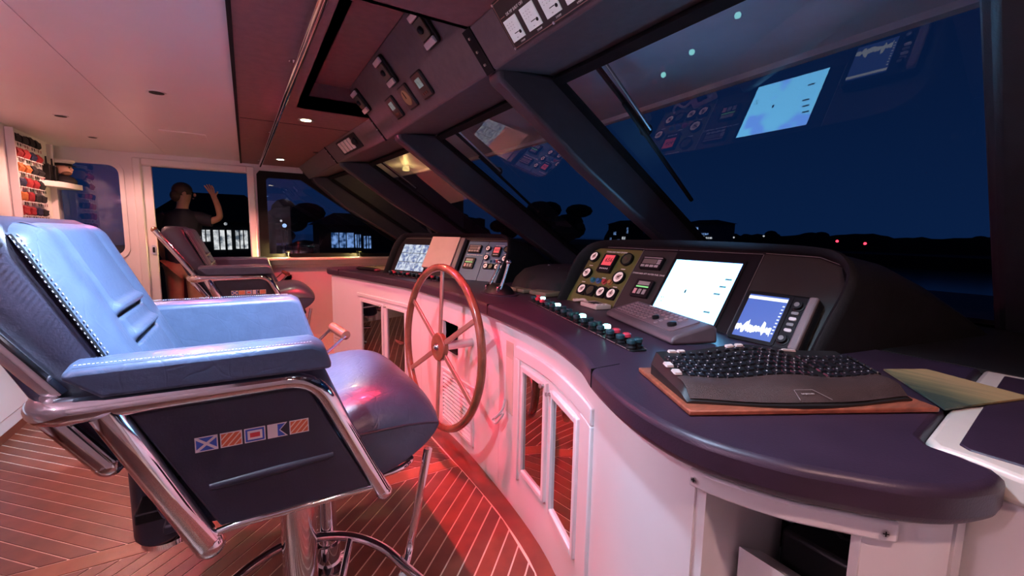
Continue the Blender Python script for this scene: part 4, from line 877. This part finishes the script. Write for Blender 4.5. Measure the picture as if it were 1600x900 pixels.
hv = thing('ceiling_hatch', (-.405, 4.66, CZ), 'thin outlined rectangular hatch panel in the white ceiling', 'hatch')
MB().prism(rrect(-.56, -.25, 4.52, 4.80, .02), CZ-.006, CZ, None).build('panel', CEILW, hv, bevel=.002)
# pink uplighters added on the aft wall, out of view, to fill the ceiling
def fill_lamp(x, y, z, lb, col, p):
    t = thing('fill_lamp', (x, y, z), lb, 'wall lamp', 'added aft fill lamps')
    MB().lathe([(.03, 0), (.06, .10), (.055, .10), (.028, .01)], 20, Matrix.Translation((x, y, z))).build('shade', STEEL, t)
    MB().box(AFT, x-.02, y-.015, y+.015, z, z+.02).build('arm', STEEL, t)
    MB().ball((x, y, z+.07), .02).build('bulb', emis('pink_bulb', (1, .6, .7), 6), t)
    l = light('POINT', 'lamp', (x, y, z+.13), col, p, size=.04); l.parent = t; l.matrix_parent_inverse = Matrix.Translation(Vector((x, y, z))).inverted()
fill_lamp(-1.40, .5, 1.62, 'added pink fill uplighter on the aft wall behind the camera', (1, .64, .86), 38)
fill_lamp(-1.40, 2.6, 1.62, 'added pink fill uplighter on the aft wall level with the near chair', (1, .32, .42), 4)

# ================================================================== OVERHEAD INSTRUMENTS
def OM(y, x=None, dirn=(0, -1, 0), k=.82): return frame((low(y) if x is None else x, y, 1.93), dirn, (-k, 0, 1))
def handset_clip(y, v0, lb):
    M = OM(y); t = thing('handset_clip', M @ Vector((0, v0, 0)), lb, 'handset clip', 'handset clips on the overhead box')
    MB().prism(rrect(-.062, .062, v0-.012, v0+.142, .02), 0, .016, M).build('base', BLACK, t, bevel=.004)
    MB().box(-.05, .05, v0-.006, v0+.022, .016, .030, M).build('pale_clip', MATS['outlet_white'], t, bevel=.004); MB().box(-.05, .05, v0+.108, v0+.134, .016, .030, M).build('pale_clip', MATS['outlet_white'], t, bevel=.004)
    MB().prism(rrect(-.045, .045, v0+.026, v0+.104, .01), .016, .026, M).build('handset', mat('brown_handset', (.10, .075, .05), .5, var=.2), t, bevel=.003); MB().ball(tuple(M @ Vector((.0, v0+.065, .028))), .016).build('push_knob', BLACK, t)
handset_clip(1.845, .212, 'dark handset clip with pale ends, closest to the black joint strip'); handset_clip(2.425, .212, 'dark handset clip with pale ends, middle of three'); handset_clip(3.03, .205, 'dark handset clip with pale ends, farthest of three')
def small_display(y, lb, kind):
    M = OM(y); t = thing('overhead_gauge', M @ Vector((0, .058, 0)), lb, 'gauge', 'small overhead gauges')
    MB().prism(rrect(-.066, .066, .055, .182, .014), 0, .012, M).build('case', BLACK, t, bevel=.004)
    MB().prism(rrect(-.057, .057, .062, .175, .010), .012, .015, M).build('face', mat('dark_red_brown', (.07, .035, .03), .35, var=.1), t, bevel=.001)
    if kind == 'lcd':
        MB().box(-.030, .030, .112, .155, .015, .016, M).build('display', mat('pale_lcd', (.2, .3, .28), .3, emit=(.45, .8, .72), estr=.12, var=.5, vscale=40), t, smooth=False)
        for k in range(3): MB().box(-.030+k*.022, -.016+k*.022, .075, .088, .015, .018, M).build('button', MARG, t, smooth=False)
    else:
        MB().lathe([(.042, .015), (.040, .019), (.0001, .019)], 24, M @ Matrix.Translation((0, .118, 0))).build('dial', mat('tan_dial', (.34, .24, .10), .4, var=.15), t)
        MB().box(-.003, .003, .115, .15, .019, .0205, M).build('pointer', BLACK, t, smooth=False)
small_display(2.63, 'small overhead gauge with pale lcd, far end of the three', 'lcd'); small_display(2.385, 'small overhead gauge with tan round dial between two lcds', 'dial'); small_display(2.162, 'small overhead gauge with pale lcd, near end of the three', 'lcd')
# four pale switches on box 3
dd = Vector((.0775, -1, 0)).normalized(); M = OM(3.80, low(3.80), dd)
t = thing('switch_strip', M @ Vector((0, .03, 0)), 'framed strip of four pale rocker switches on the third overhead box', 'switches')
MB().prism(rrect(-.26, .26, .028, .150, .012), 0, .008, M).build('frame', BLACK, t, bevel=.003)
for k in range(4): MB().box(-.20+k*.088, -.14+k*.088, .045, .135, .008, .018, M).build('rocker', MATS['outlet_white'], t, bevel=.004)
MB().ball(tuple(M @ Vector((.19, .09, .012))), .03).build('dark_knob', BLACK, t)
# meter panel on box 1
M = OM(0.0); YM = lambda y: -y
t = thing('meter_panel', M @ Vector((-1.0, .03, 0)), 'black overhead panel with a row of white square meters', 'meter panel')
MB().prism(rrect(-1.395, -.62, .014, .175, .004), 0, .006, M).build('plate', mat('brown_black_plate', (.020, .013, .012), .4, var=.15), t, bevel=.001)
for pts in ([(-1.386, .168), (-1.386, .020), (-.63, .020)], [(-1.386, .168), (-.63, .168)], [(-1.380, .120), (-1.355, .120)]):
    MB().tube([tuple(M @ Vector((*q, .0065))) for q in pts], .0011, 6).build('copper_line', mat('copper_line', (.45, .26, .20), .4, .3, var=.05), t)
text('DK MP SHUT OFF', .013, M @ Matrix.Translation((-1.345, .120, .0065)), LET, t, align='LEFT')
MTR = mat('meter_white', (.62, .62, .64), .4, emit=(.85, .95, 1), estr=.22, var=.08, vscale=30)
for k in range(7):
    x0 = -1.374+k*.0985
    b = MB(); b.box(x0, x0+.070, .037, .108, .006, .010, M); b.box(x0+.028, x0+.052, .058, .0605, .010, .0105, M, mi=1); b.lathe([(.0055, .010), (.0055, .012), (.0001, .012)], 12, M @ Matrix.Translation((x0+.060, .056, 0)), mi=1)
    for j in range(9): b.box(x0+.012+(j % 3)*.014, x0+.016+(j % 3)*.014, .074+(j//3)*.009, .0755+(j//3)*.009, .010, .0104, M, mi=2)
    b.box(x0+.030, x0+.036, .044, .046, .010, .0104, M, mi=2)
    b.build('meter', [MTR, BLACK, mat('meter_ink', (.25, .25, .28), .5, var=.1)], t, smooth=False)
    text('%d PUMP' % (k+1), .008, M @ Matrix.Translation((x0+.045, .028, .0065)), LET, t)
for q in ((-1.386, .168), (-1.386, .020), (-1.163, .020), (-.94, .020)): MB().lathe([(.0045, .006), (.0045, .009), (.0001, .0095)], 10, M @ Matrix.Translation((*q, 0))).build('screw', STEEL, t)

# ================================================================== FAR LEFT: SHELF, FIGURE, FLAG RACK
shf = MB().prism([(AFT, 5.45), (-1.42, 5.62), (-1.36, 5.96), (-1.38, 6.0), (AFT, 6.0)], 1.665, 1.715).build('corner_shelf', WHITE, bevel=.004, label='white wall shelf in the far left corner holding a figurine', cat='shelf')
fx, fy = -1.455, 5.85
fg = thing('captain_figurine', (fx, fy, 1.715), 'small figurine in a white peaked cap on the corner shelf', 'figurine')
MB().loft([[(fx+a*math.cos(k/16*6.283), fy+b_*math.sin(k/16*6.283), z) for k in range(16)] for a, b_, z in ((.085, .08, 1.716), (.088, .085, 1.745), (.066, .06, 1.775), (.035, .035, 1.790), (.034, .034, 1.80))]).build('coat', mat('black_cloth', (.012, .012, .016), .7, var=.2), fg)
FSK = mat('painted_face', (.72, .42, .30), .4, var=.08)
MB().ball((fx+.004, fy, 1.846), (.060, .056, .062)).build('head', FSK, fg); MB().ball((fx+.060, fy-.020, 1.846), .013).build('nose', FSK, fg); MB().ball((fx+.022, fy-.024, 1.808), (.040, .036, .022)).build('beard', mat('brown_beard', (.2, .10, .06), .7, var=.2), fg)
for s_ in (-.030, .012): MB().ball((fx+.050, fy-.012+s_, 1.862), .006).build('eye', BLACK, fg)
MB().lathe([(.060, 1.886), (.062, 1.902), (.082, 1.918), (.080, 1.932), (.02, 1.940)], 20, Matrix.Translation((fx, fy, 0))).build('cap', mat('cap_white', (.82, .80, .78), .5, var=.04), fg); MB().lathe([(.061, 1.880), (.063, 1.884), (.063, 1.899), (.061, 1.902)], 20, Matrix.Translation((fx, fy, 0))).build('cap_band', BLACK, fg)
MB().prism([(x, y) for x, y in arc((0, 0), .062, -70, 70, 8)]+[(x*.5, y*.7) for x, y in arc((0, 0), .062, 70, -70, 8)], 1.876, 1.881, Matrix.Translation((fx+.032, fy-.012, 0)) @ Matrix.Rotation(R(-20), 4, 'Z')).build('cap_peak', BLACK, fg)
for x, y, h, lb in ((-1.515, 5.66, .15, 'black handheld radio with stub aerial on the corner shelf, left one'), (-1.50, 5.745, .14, 'black handheld radio with stub aerial on the corner shelf, beside the figurine')):
    t = thing('handheld_radio', (x, y, 1.715), lb, 'radio', 'radios on the corner shelf')
    MB().box(x-.025, x+.025, y-.033, y+.033, 1.716, 1.716+h).build('body', BLACK, t, bevel=.006); MB().cyl((x, y-.018, 1.715+h), (x, y-.018, 1.715+h+.07), .008, .006, n=8).build('aerial', BLACK, t); MB().cyl((x, y+.015, 1.715+h), (x, y+.015, 1.715+h+.012), .008, n=8).build('dial', BLACK, t)
fr_ = thing('flag_rack', (AFT+.01, 5.3, 1.2), 'white pigeonhole rack of rolled signal flags on the aft wall', 'rack')
b = MB(); b.box(AFT+.003, AFT+.008, 4.99, 5.78, 1.05, 2.06)
for y in (4.985, 5.785): b.box(AFT+.003, AFT+.05, y-.008, y+.008, 1.05, 2.06)
b.build('back_board', WHITE, fr_, smooth=False)
zrow = [2.035-.113*k for k in range(9)]
cls = [(.010, .010, .015), (.26, .012, .02), (.010, .014, .05), (.42, .13, .03), (.30, .02, .025), (.02, .02, .03), (.45, .30, .16)]
cn = ['black', 'dark red', 'navy', 'orange', 'red', 'black and white', 'sand']
pat = [[0, 5, 0, 0], [1, 4, 2, 1], [3, 3, 0, 0], [2, 4, 1, 0], [3, 1, 0, 0], [4, 1, 2, 0], [4, 1, 6, 2]]
ordn = ['top', 'second', 'third', 'fourth', 'fifth', 'sixth', 'seventh']; cold = ['left end', 'left of the middle', 'right of the middle', 'right end']
for r_ in range(7):
    for c_ in range(4):
        z = 2.02-.114*r_; y = 5.075+c_*.135+.02*r_*.2; q = pat[r_][c_]
        MB().box(AFT+.008, AFT+.045, y-.055, y+.055, z-.062, z-.055).build('ledge', WHITE, fr_, smooth=False)
        t = thing('signal_flag_roll', (AFT+.03, y, z-.055), '%s flag roll, %s row of the rack, %s' % (cn[q], ordn[r_], cold[c_]), 'flag', 'rolled flags in the rack')
        b = MB(); hgt = random.uniform(.030, .038); wd = random.uniform(.045, .056)
        b.loft([[(AFT+.030+.018*math.cos(k/10*6.283)*(1+.25*math.sin(3*k+r_)), y+yy, z-.053+hgt+hgt*math.sin(k/10*6.283)*(1+.2*math.cos(2*k+c_+yy*40))) for k in range(10)] for yy in (-wd, -wd*.4, wd*.3, wd)])
        b.build('roll', mat('flag_cloth_%d' % q, cls[q], .8, var=.25, vscale=20), t)
        for s_ in (-.025, .025): MB().box(AFT+.045, AFT+.047, y+s_-.006, y+s_+.006, z-.085, z-.062).build('tag', MATS['dark_red_plastic'] if (r_+c_) % 2 else BLACK, t, smooth=False)

# ================================================================== PERSON outside the open door
px_, py_ = -.67, 6.62
ps = thing('person', (px_, py_, 0), 'person in a dark t-shirt and khaki trousers outside the open door, one arm raised', 'person')
def skin_mesh(name, nodes, edges, mt, par, sub_=2):
    me = bpy.data.meshes.new(name); inv = WM[par.name].inverted()
    me.from_pydata([tuple(inv @ Vector(n[:3])) for n in nodes], edges, []); o = bpy.data.objects.new(name, me); COL.objects.link(o); o.parent = par; WM[o.name] = WM[par.name].copy()
    md = o.modifiers.new('skin', 'SKIN')
    for i, n in enumerate(nodes): me.skin_vertices[0].data[i].radius = (n[3], n[4] if len(n) > 4 else n[3])
    me.skin_vertices[0].data[0].use_root = True
    s = o.modifiers.new('sub', 'SUBSURF'); s.levels = 2; s.render_levels = sub_; md.use_smooth_shade = True; me.materials.append(mt); return o
sx = px_
N = [(sx, py_, .98, .11), (sx+.01, py_, 1.18, .10), (sx+.01, py_, 1.38, .11), (sx+.02, py_, 1.49, .075), (sx+.03, py_, 1.575, .058), (sx+.05, py_, 1.69, .088, .085), (sx+.05, py_, 1.79, .082, .08),
     (sx+.175, py_-.01, 1.43, .058), (sx+.30, py_-.05, 1.405, .047), (sx+.405, py_-.07, 1.45, .042), (sx+.385, py_-.07, 1.60, .037), (sx+.345, py_-.07, 1.715, .029),
     (sx-.185, py_, 1.42, .056), (sx-.235, py_+.02, 1.19, .046), (sx-.20, py_+.10, .99, .036), (sx-.18, py_+.14, .91, .028),
     (sx-.10, py_, .88, .088), (sx-.10, py_, .50, .062), (sx-.10, py_, .10, .045), (sx-.10, py_+.13, .045, .038),
     (sx+.10, py_, .88, .088), (sx+.10, py_, .50, .062), (sx+.10, py_, .10, .045), (sx+.10, py_+.13, .045, .038)]
ED = [(0, 1), (1, 2), (2, 3), (3, 4), (4, 5), (5, 6), (2, 7), (7, 8), (8, 9), (9, 10), (10, 11), (2, 12), (12, 13), (13, 14), (14, 15), (0, 16), (16, 17), (17, 18), (18, 19), (0, 20), (20, 21), (21, 22), (22, 23)]
k = len(N)
for i, (dx, ln) in enumerate(((-.036, .052), (-.014, .066), (.008, .070), (.030, .058))):    # four fingers of the raised hand, slightly curled
    N += [(sx+.333+dx*.75, py_-.07, 1.752, .0105), (sx+.318+dx*1.05, py_-.072, 1.775+ln*.5, .0090), (sx+.300+dx*1.1, py_-.088, 1.780+ln, .0078)]
    ED += [(11, k), (k, k+1), (k+1, k+2)]; k += 3
N += [(sx+.378, py_-.085, 1.735, .012), (sx+.396, py_-.095, 1.768, .0095)]; ED += [(11, k), (k, k+1)]; k += 2
skin_mesh('body', N, ED, SKIN, ps)
CLO = mat('dark_tshirt', (.014, .015, .025), .8, var=.2); TRO = mat('khaki_trousers', (.30, .20, .12), .8, var=.15)
sh = MB(); n_ = 24
sh.loft([[(cx_+a_*math.cos(q/n_*6.2832), py_+b_*math.sin(q/n_*6.2832), z_) for q in range(n_)] for cx_, a_, b_, z_ in ((sx, .175, .135, .90), (sx, .172, .132, 1.02), (sx, .178, .130, 1.18), (sx+.005, .200, .135, 1.32), (sx+.008, .215, .130, 1.41), (sx+.010, .205, .115, 1.465), (sx+.015, .150, .098, 1.505), (sx+.02, .085, .082, 1.53), (sx+.022, .072, .074, 1.545))])
sh.tube([(sx+.13, py_, 1.44), (sx+.20, py_-.015, 1.435), (sx+.28, py_-.045, 1.41), (sx+.315, py_-.053, 1.408)], [.085, .082, .072, .070], 14)
sh.tube([(sx-.13, py_, 1.44), (sx-.195, py_, 1.41), (sx-.225, py_+.012, 1.29), (sx-.232, py_+.016, 1.235)], [.085, .080, .072, .070], 14)
sh.build('t_shirt', CLO, ps, ang=80)
skin_mesh('trousers', [(sx, py_, .93, .155, .15), (sx-.10, py_, .84, .11), (sx-.10, py_, .50, .088), (sx-.10, py_, .12, .075), (sx+.10, py_, .84, .11), (sx+.10, py_, .50, .088), (sx+.10, py_, .12, .075)], [(0, 1), (1, 2), (2, 3), (0, 4), (4, 5), (5, 6)], TRO, ps)
hb = MB(); hb.ball((sx+.035, py_, 1.765), (.104, .100, .095), 18, 12); hb.ball((sx-.02, py_-.01, 1.70), (.068, .085, .075), 12, 8); hb.build('hair', mat('dark_brown_hair', (.05, .028, .02), .7, var=.3), ps)
fc = MB(); fc.ball((sx+.155, py_, 1.715), (.016, .014, .022)); fc.build('nose', SKIN, ps)
for s_ in (-1, 1): MB().ball((sx+.136, py_+.034*s_, 1.742), .010).build('eye', BLACK, ps); MB().ball((sx+.06, py_+.085*s_, 1.72), (.022, .012, .032)).build('ear', SKIN, ps)
MB().ball((sx+.138, py_, 1.672), (.012, .028, .007)).build('mouth', mat('lip', (.35, .13, .11), .5, var=.1), ps)
for s_ in (-1, 1): MB().ball((sx+.10*s_, py_+.05, .045), (.05, .13, .045)).build('shoe', BLACK, ps)

# ================================================================== OUTSIDE THE GLASS
GEL = mat('grey_gelcoat', (.62, .62, .66), .45, var=.05)
brow = thing('roof_brow', (1.6, 2.5, 2.03), 'pale overhanging roof brow outside, seen through the windscreen tops', 'roof')
be = [(1.84, -.9), (1.90, .2), (1.95, 1.1), (1.99, 1.9), (2.0, 2.4), (1.99, 3.0), (1.93, 3.8), (1.82, 4.8), (1.70, 5.6), (1.55, 6.3)]
bs = [(p.x, p.y) for p in spline([Vector((*p, 0)) for p in be], 4)]
MB().prism(bs+[(1.0, 6.3), (1.0, -.9)], 2.04, 2.10).build('soffit', GEL, brow, smooth=False)
fa = offs(bs, -.045); MB().loft([[(*p, 2.05) for p in bs], [(*p, 2.015) for p in bs], [(*p, 2.015) for p in fa], [(*p, 2.10) for p in fa]], caps=False, closed=False).build('fascia', GEL, brow, ang=50)
def wiper(y0, lb, zt_, zm, zb, dy):
    n = Vector((1, 0, GK)).normalized()
    P = lambda y, z, d: tuple(Vector((gx(y, z), y, z))+n*d)
    t = thing('wiper', P(y0, zm, .05), lb, 'wiper', 'windscreen wipers outside')
    MB().tube([P(y0, zt_, .055), P(y0+.02, zm, .055)], .011, 8).build('arm', BLACK, t); MB().tube([P(y0-.05, zt_-.03, .05), P(y0-.01, zm, .05)], .006, 8).build('second_arm', STEEL, t)
    MB().ball(P(y0+.02, zm, .055), .028).build('pivot', BLACK, t)
    MB().tube([P(y0-.01, zm+.10, .03), P(y0+dy, zb, .03)], .010, 8).build('blade', GASK, t)
wiper(1.40, 'black wiper arm and blade on the nearest windscreen pane', 1.955, 1.72, 1.46, .06)
wiper(2.78, 'black wiper arm on the middle windscreen pane', 1.95, 1.70, 1.45, .06)
wiper(4.30, 'black wiper arm on the third windscreen pane', 1.95, 1.70, 1.45, .06)
# foredeck, side deck bulwark
MB().box(2.74, 9, -.9, 6.3, .45, .55).build('foredeck', mat('dark_deck', (.05, .05, .055), .7, var=.2), kind='structure', smooth=False)
MB().box(-4, 3, 7.2, 7.28, -.2, .82).build('bulwark', mat('dark_bulwark', (.03, .03, .035), .6, var=.1), kind='structure', smooth=False)
# sea
sea = mat('dark_water', (.003, .006, .012), .12, bump=.5, bscale=.35)
MB().add([(-600, -600, -4), (900, -600, -4), (900, 900, -4), (-600, 900, -4)], [(0, 1, 2, 3)]).build('sea', sea, label='dark still water beyond the windscreen', cat='water', kind='stuff', smooth=False)
# shores and trees
LAND = mat('night_land', (.004, .005, .006), .95, var=.3); TREE = mat('night_foliage', (.006, .010, .008), .95, var=.4, vscale=1.5)
def land(pts, z, lb):
    b = MB(); b.loft([[(x, y, -4.2) for x, y in pts], [(x, y, z) for x, y in pts]], caps=True); return b.build('shore', LAND, label=lb, cat='land', smooth=False)
land([(118, 10), (240, -20), (260, 330), (60, 330), (100, 120), (122, 70)], -1.8, 'low dark far shore ahead of the windscreen')
land([(-90, 55), (60, 55), (80, 130), (-90, 130)], -2.4, 'dark bank with houses seen through the open door')
def tree(x, y, h, w, lb, grp, base=-3):
    t = thing('tree', (x, y, base), lb, 'tree', grp)
    MB().cyl((x, y, base), (x, y, base+h*.5), w*.05, w*.03, n=8).build('trunk', LAND, t)
    b = MB()
    for k in range(9):
        a = random.uniform(0, 6.28); rr = random.uniform(0, .38)*w; hz = base+h*random.uniform(.08, .78)
        rz = h*random.uniform(.12, .22); b.ball((x+rr*math.cos(a), y+rr*math.sin(a), max(hz, base+rz+.05)), (w*random.uniform(.2, .34), w*random.uniform(.2, .34), rz), 9, 6)
    b.build('crown', TREE, t)
random.seed(11)
rb = MB(); rgs = []
for k in range(90):
    y = 4+k*1.75; xo = 148+3*math.sin(k*.5); h = 1.7+.014*k+.9*abs(math.sin(k*.37))*abs(math.sin(k*.11+1))+random.uniform(-.25, .45)
    rgs.append([(xo-3, y, -1.79), (xo-2.2, y, h*.4-.6), (xo, y, h), (xo+3, y, h*.7), (xo+5, y, -1.79)])
rb.loft(rgs).build('tree_belt', TREE, label='long low dark belt of trees along the far shore', cat='trees')
for k, (y, h) in enumerate(((33, 5.3), (74, 6.6), (87, 7.0), (118, 7.6))):
    tree(160, y, h, 8, ['lone dark tree rising from the shore belt at the right', 'dark tree in the shore belt right of the lit house', 'dark tree in the shore belt close beside the lit house', 'dark tree in the shore belt left of the lit house'][k], 'far shore trees', -1.79)
for x, y, h, w, lb in ((124, 172, 22, 22, 'tallest dark tree ahead, left of the blue garden lights'), (112, 143, 19, 18, 'tall dark tree ahead directly behind the blue garden lights'), (118, 202, 17, 20, 'broad dark tree ahead, second clump left of the garden lights'), (98, 222, 16, 20, 'rounded dark tree seen low through the middle pane'), (76, 238, 17, 20, 'dark tree seen through the middle pane next to its left mullion'), (52, 226, 15, 20, 'dark tree seen through the third pane')):
    tree(x, y, h, w, lb, 'tall shore trees', -1.79)
for x, y, h, w, lb in ((5.5, 74, 9, 8, 'dark garden tree between the two lit houses to starboard'), (20.5, 62, 7, 6, 'dark garden tree right of the blue-windowed house'), (28.5, 62, 8, 8, 'dark garden tree farthest right in the side window'), (-22, 62, 10, 10, 'dark tree seen through the small rounded window')):
    tree(x, y, h, w, lb, 'starboard trees', -2.39)
# houses
def lit_window(name, c0, c1, st):
    m = mat(name, (.02, .02, .02), .4); n = m.node_tree; b = n.nodes['Principled BSDF']; t = n.nodes.new('ShaderNodeTexCoord'); ns = n.nodes.new('ShaderNodeTexNoise'); ns.inputs['Scale'].default_value = 1.6; ns.inputs['Detail'].default_value = 3; r = n.nodes.new('ShaderNodeValToRGB')
    n.links.new(t.outputs['Object'], ns.inputs['Vector']); n.links.new(ns.outputs['Fac'], r.inputs[0]); n.links.new(r.outputs[0], b.inputs['Emission Color']); b.inputs['Emission Strength'].default_value = st
    el = r.color_ramp.elements; el[0].position = .38; el[0].color = (*c0, 1); el[1].position = .60; el[1].color = (*c1, 1); return m
WINW = lit_window('window_warmwhite', (.10, .13, .17), (.95, .98, 1.0), .75); WINB = lit_window('window_blue', (.01, .04, .12), (.30, .52, 1.0), .75); HW = mat('night_house_wall', (.012, .013, .016), .9, var=.2); HWL = mat('pale_house_wall', (.08, .09, .11), .9, var=.2)
def house(o, w, dpt, h, roofh, wins, lb, wall=None, axis='x', name='house'):
    t = thing(name, o, lb, 'house'); x, y, z = o
    S = (lambda u, v, q: (x+u, y+v, z+q)) if axis == 'x' else (lambda u, v, q: (x+v, y-u, z+q))
    b = MB(); vs = [S(u, v, q) for q in (0, h) for u, v in ((-w/2, 0), (w/2, 0), (w/2, dpt), (-w/2, dpt))]; b.add(vs, [(0, 1, 2, 3), (4, 5, 6, 7), (0, 1, 5, 4), (1, 2, 6, 5), (2, 3, 7, 6), (3, 0, 4, 7)]); b.build('walls', wall or HW, t, smooth=False)
    b = MB(); e_ = .6; vs = [S(-w/2-e_, -e_, h), S(w/2+e_, -e_, h), S(w/2+e_, dpt+e_, h), S(-w/2-e_, dpt+e_, h), S(-w/4, dpt/2, h+roofh), S(w/4, dpt/2, h+roofh)]; b.add(vs, [(0, 1, 5, 4), (1, 2, 5), (2, 3, 4, 5), (3, 0, 4), (0, 1, 2, 3)]); b.build('roof', LAND, t, smooth=False)
    for u0, u1, q0, q1, mt in wins:
        b = MB(); vs = [S(u, v, q) for v in (-.12, .02) for q in (q0, q1) for u in (u0, u1)]; b.add(vs, [(0, 1, 3, 2), (4, 5, 7, 6), (0, 1, 5, 4), (2, 3, 7, 6), (0, 2, 6, 4), (1, 3, 7, 5)]); wo = b.build('window', mt, t, smooth=False)
        for f in (.33, .66):
            um = u0+(u1-u0)*f; b = MB(); vs = [S(u, v, q) for v in (-.16, -.12) for q in (q0, q1) for u in (um-.06, um+.06)]; b.add(vs, [(0, 1, 3, 2), (4, 5, 7, 6), (0, 1, 5, 4), (2, 3, 7, 6), (0, 2, 6, 4), (1, 3, 7, 5)]); b.build('glazing_bar', HW, wo, smooth=False)
house((-3.0, 60, -2.39), 12, 8, 4.6, 3.4, [(-1.7, -.5, 2.4, 3.7, WINW), (-.2, 1.5, 1.5, 3.7, WINW), (1.9, 3.1, 1.6, 3.7, WINW), (3.35, 3.7, 2.2, 3.6, WINW)], 'dark house with bright white windows seen through the open door')
house((12.3, 60, -2.39), 9, 6, 4.6, 1.6, [(-3.1, -.4, 1.7, 3.6, WINB), (-.2, .5, 1.7, 3.4, WINB), (.9, 1.8, 1.6, 3.2, WINB)], 'low dark house with blue lit windows behind the far pillar')
house((120, 88, -1.79), 13, 8, 7.4, 1.2, [(-3.6, -2.4, 3.9, 6.9, WINW), (-2.0, -.4, 4.0, 6.3, WINB), (-.2, 3.2, 3.9, 4.5, WINB), (-3.4, -.6, 3.0, 3.6, WINW), (.4, 1.9, 2.9, 3.7, WINW), (2.5, 4.6, 2.8, 3.3, WINW)], 'pale lit waterfront house ahead above the near instrument pod', HWL, 'y')
house((118, 120, -1.79), 12, 6, 7.5, 1.5, [(-5, -4.2, .8, 2.6, WINB), (-3.0, -1.8, 3.6, 4.8, WINB), (-.8, .2, .6, 2.0, WINB), (1.4, 3.0, 1.6, 3.0, WINW), (3.6, 4.2, 4.2, 6.4, WINB)], 'waterfront house with a few blue lights among trees', HW, 'y')
house((150, 306, -1.79), 10, 6, 14, 1.5, [(-2.2, -.6, 7.6, 12.6, WINB)], 'far house with one narrow tall blue light', HW, 'y')
def lamp_post(x, y, z, lb, mt, r_=.35, hz=3):
    t = thing('shore_lamp', (x, y, z-hz), lb, 'lamp', 'shore lights')
    MB().cyl((x, y, z-hz), (x, y, z), .06, n=8).build('post', LAND, t); MB().ball((x, y, z), r_, 10, 6).build('globe', mt, t)
RN = emis('nav_red', (1, .03, .06), 5.0)
lamp_post(112, 41.9, .60, 'red channel light over the water, right of the pair', RN, .28, 4.6); lamp_post(112, 47.1, 1.0, 'red channel light over the water, left of the pair', RN, .28, 5)
lamp_post(3.3, 54.5, 2.4, 'small white light high on the starboard bank', WINW, .12, 5); lamp_post(3.6, 54.5, 1.9, 'small bluish lantern just under the white light on the starboard bank', emis('lantern_blue', (.4, .6, 1), 1.2), .22, 4.4)
lamp_post(-1.8, 54.5, 1.95, 'single white light above the windows, seen under the raised arm', WINW, .16, 4.4)
lamp_post(119.2, 76, 1.5, 'tiny white shore light just right of the lit house', WINW, .25, 3.29); lamp_post(119.2, 67.5, 2.0, 'tiny white shore light farther right of the lit house', WINW, .25, 3.79)
# warm deck lamp under the brow, outside the third pane
for xx, lb, aim, pw in ((.42, 'small hooded yellow lamp on the far window sill beside the door frame', (.05, 5.93, .90), 34), (1.25, 'small hooded yellow lamp on the far window sill behind the far pod', (.95, 5.95, .93), 22)):
    t = thing('sill_lamp', (xx, 5.93, .985), lb, 'lamp', 'sill lamps')
    MB().lathe([(.022, .986), (.022, .992), (.006, .996), (.006, 1.05)], 12, Matrix.Translation((xx, 5.95, 0))).build('stem', STEEL, t)
    MB().lathe([(.030, 1.052), (.026, 1.066), (.0001, 1.072)], 14, Matrix.Translation((xx, 5.93, 0))).build('hood', BLACK, t)
    MB().lathe([(.018, 1.050), (.018, 1.054), (.0001, 1.055)], 12, Matrix.Translation((xx, 5.93, 0))).build('lens', emis('sill_lens', (1, .85, .25), 2), t)
    l = light('SPOT', 'lamp', (xx, 5.90, 1.045), (1, .74, .26), pw, aim, size=.02, spot=118, blend=.5); l.parent = t; l.matrix_parent_inverse = Matrix.Translation((xx, 5.93, .985)).inverted()
t = thing('deck_lamp', (1.55, 4.9, 2.0), 'small warm deck lamp under the brow outside the far panes', 'lamp')
MB().lathe([(.03, 2.04), (.04, 2.0), (.035, 1.985), (.0001, 1.98)], 16, Matrix.Translation((1.55, 4.9, 0))).build('lens', emis('deck_lens', (1, .7, .25), 1.2), t)
l = light('POINT', 'lamp', (1.55, 4.9, 1.93), (1, .62, .2), 2.5, size=.03); l.parent = t; l.matrix_parent_inverse = Matrix.Translation((1.55, 4.9, 2.0)).inverted()
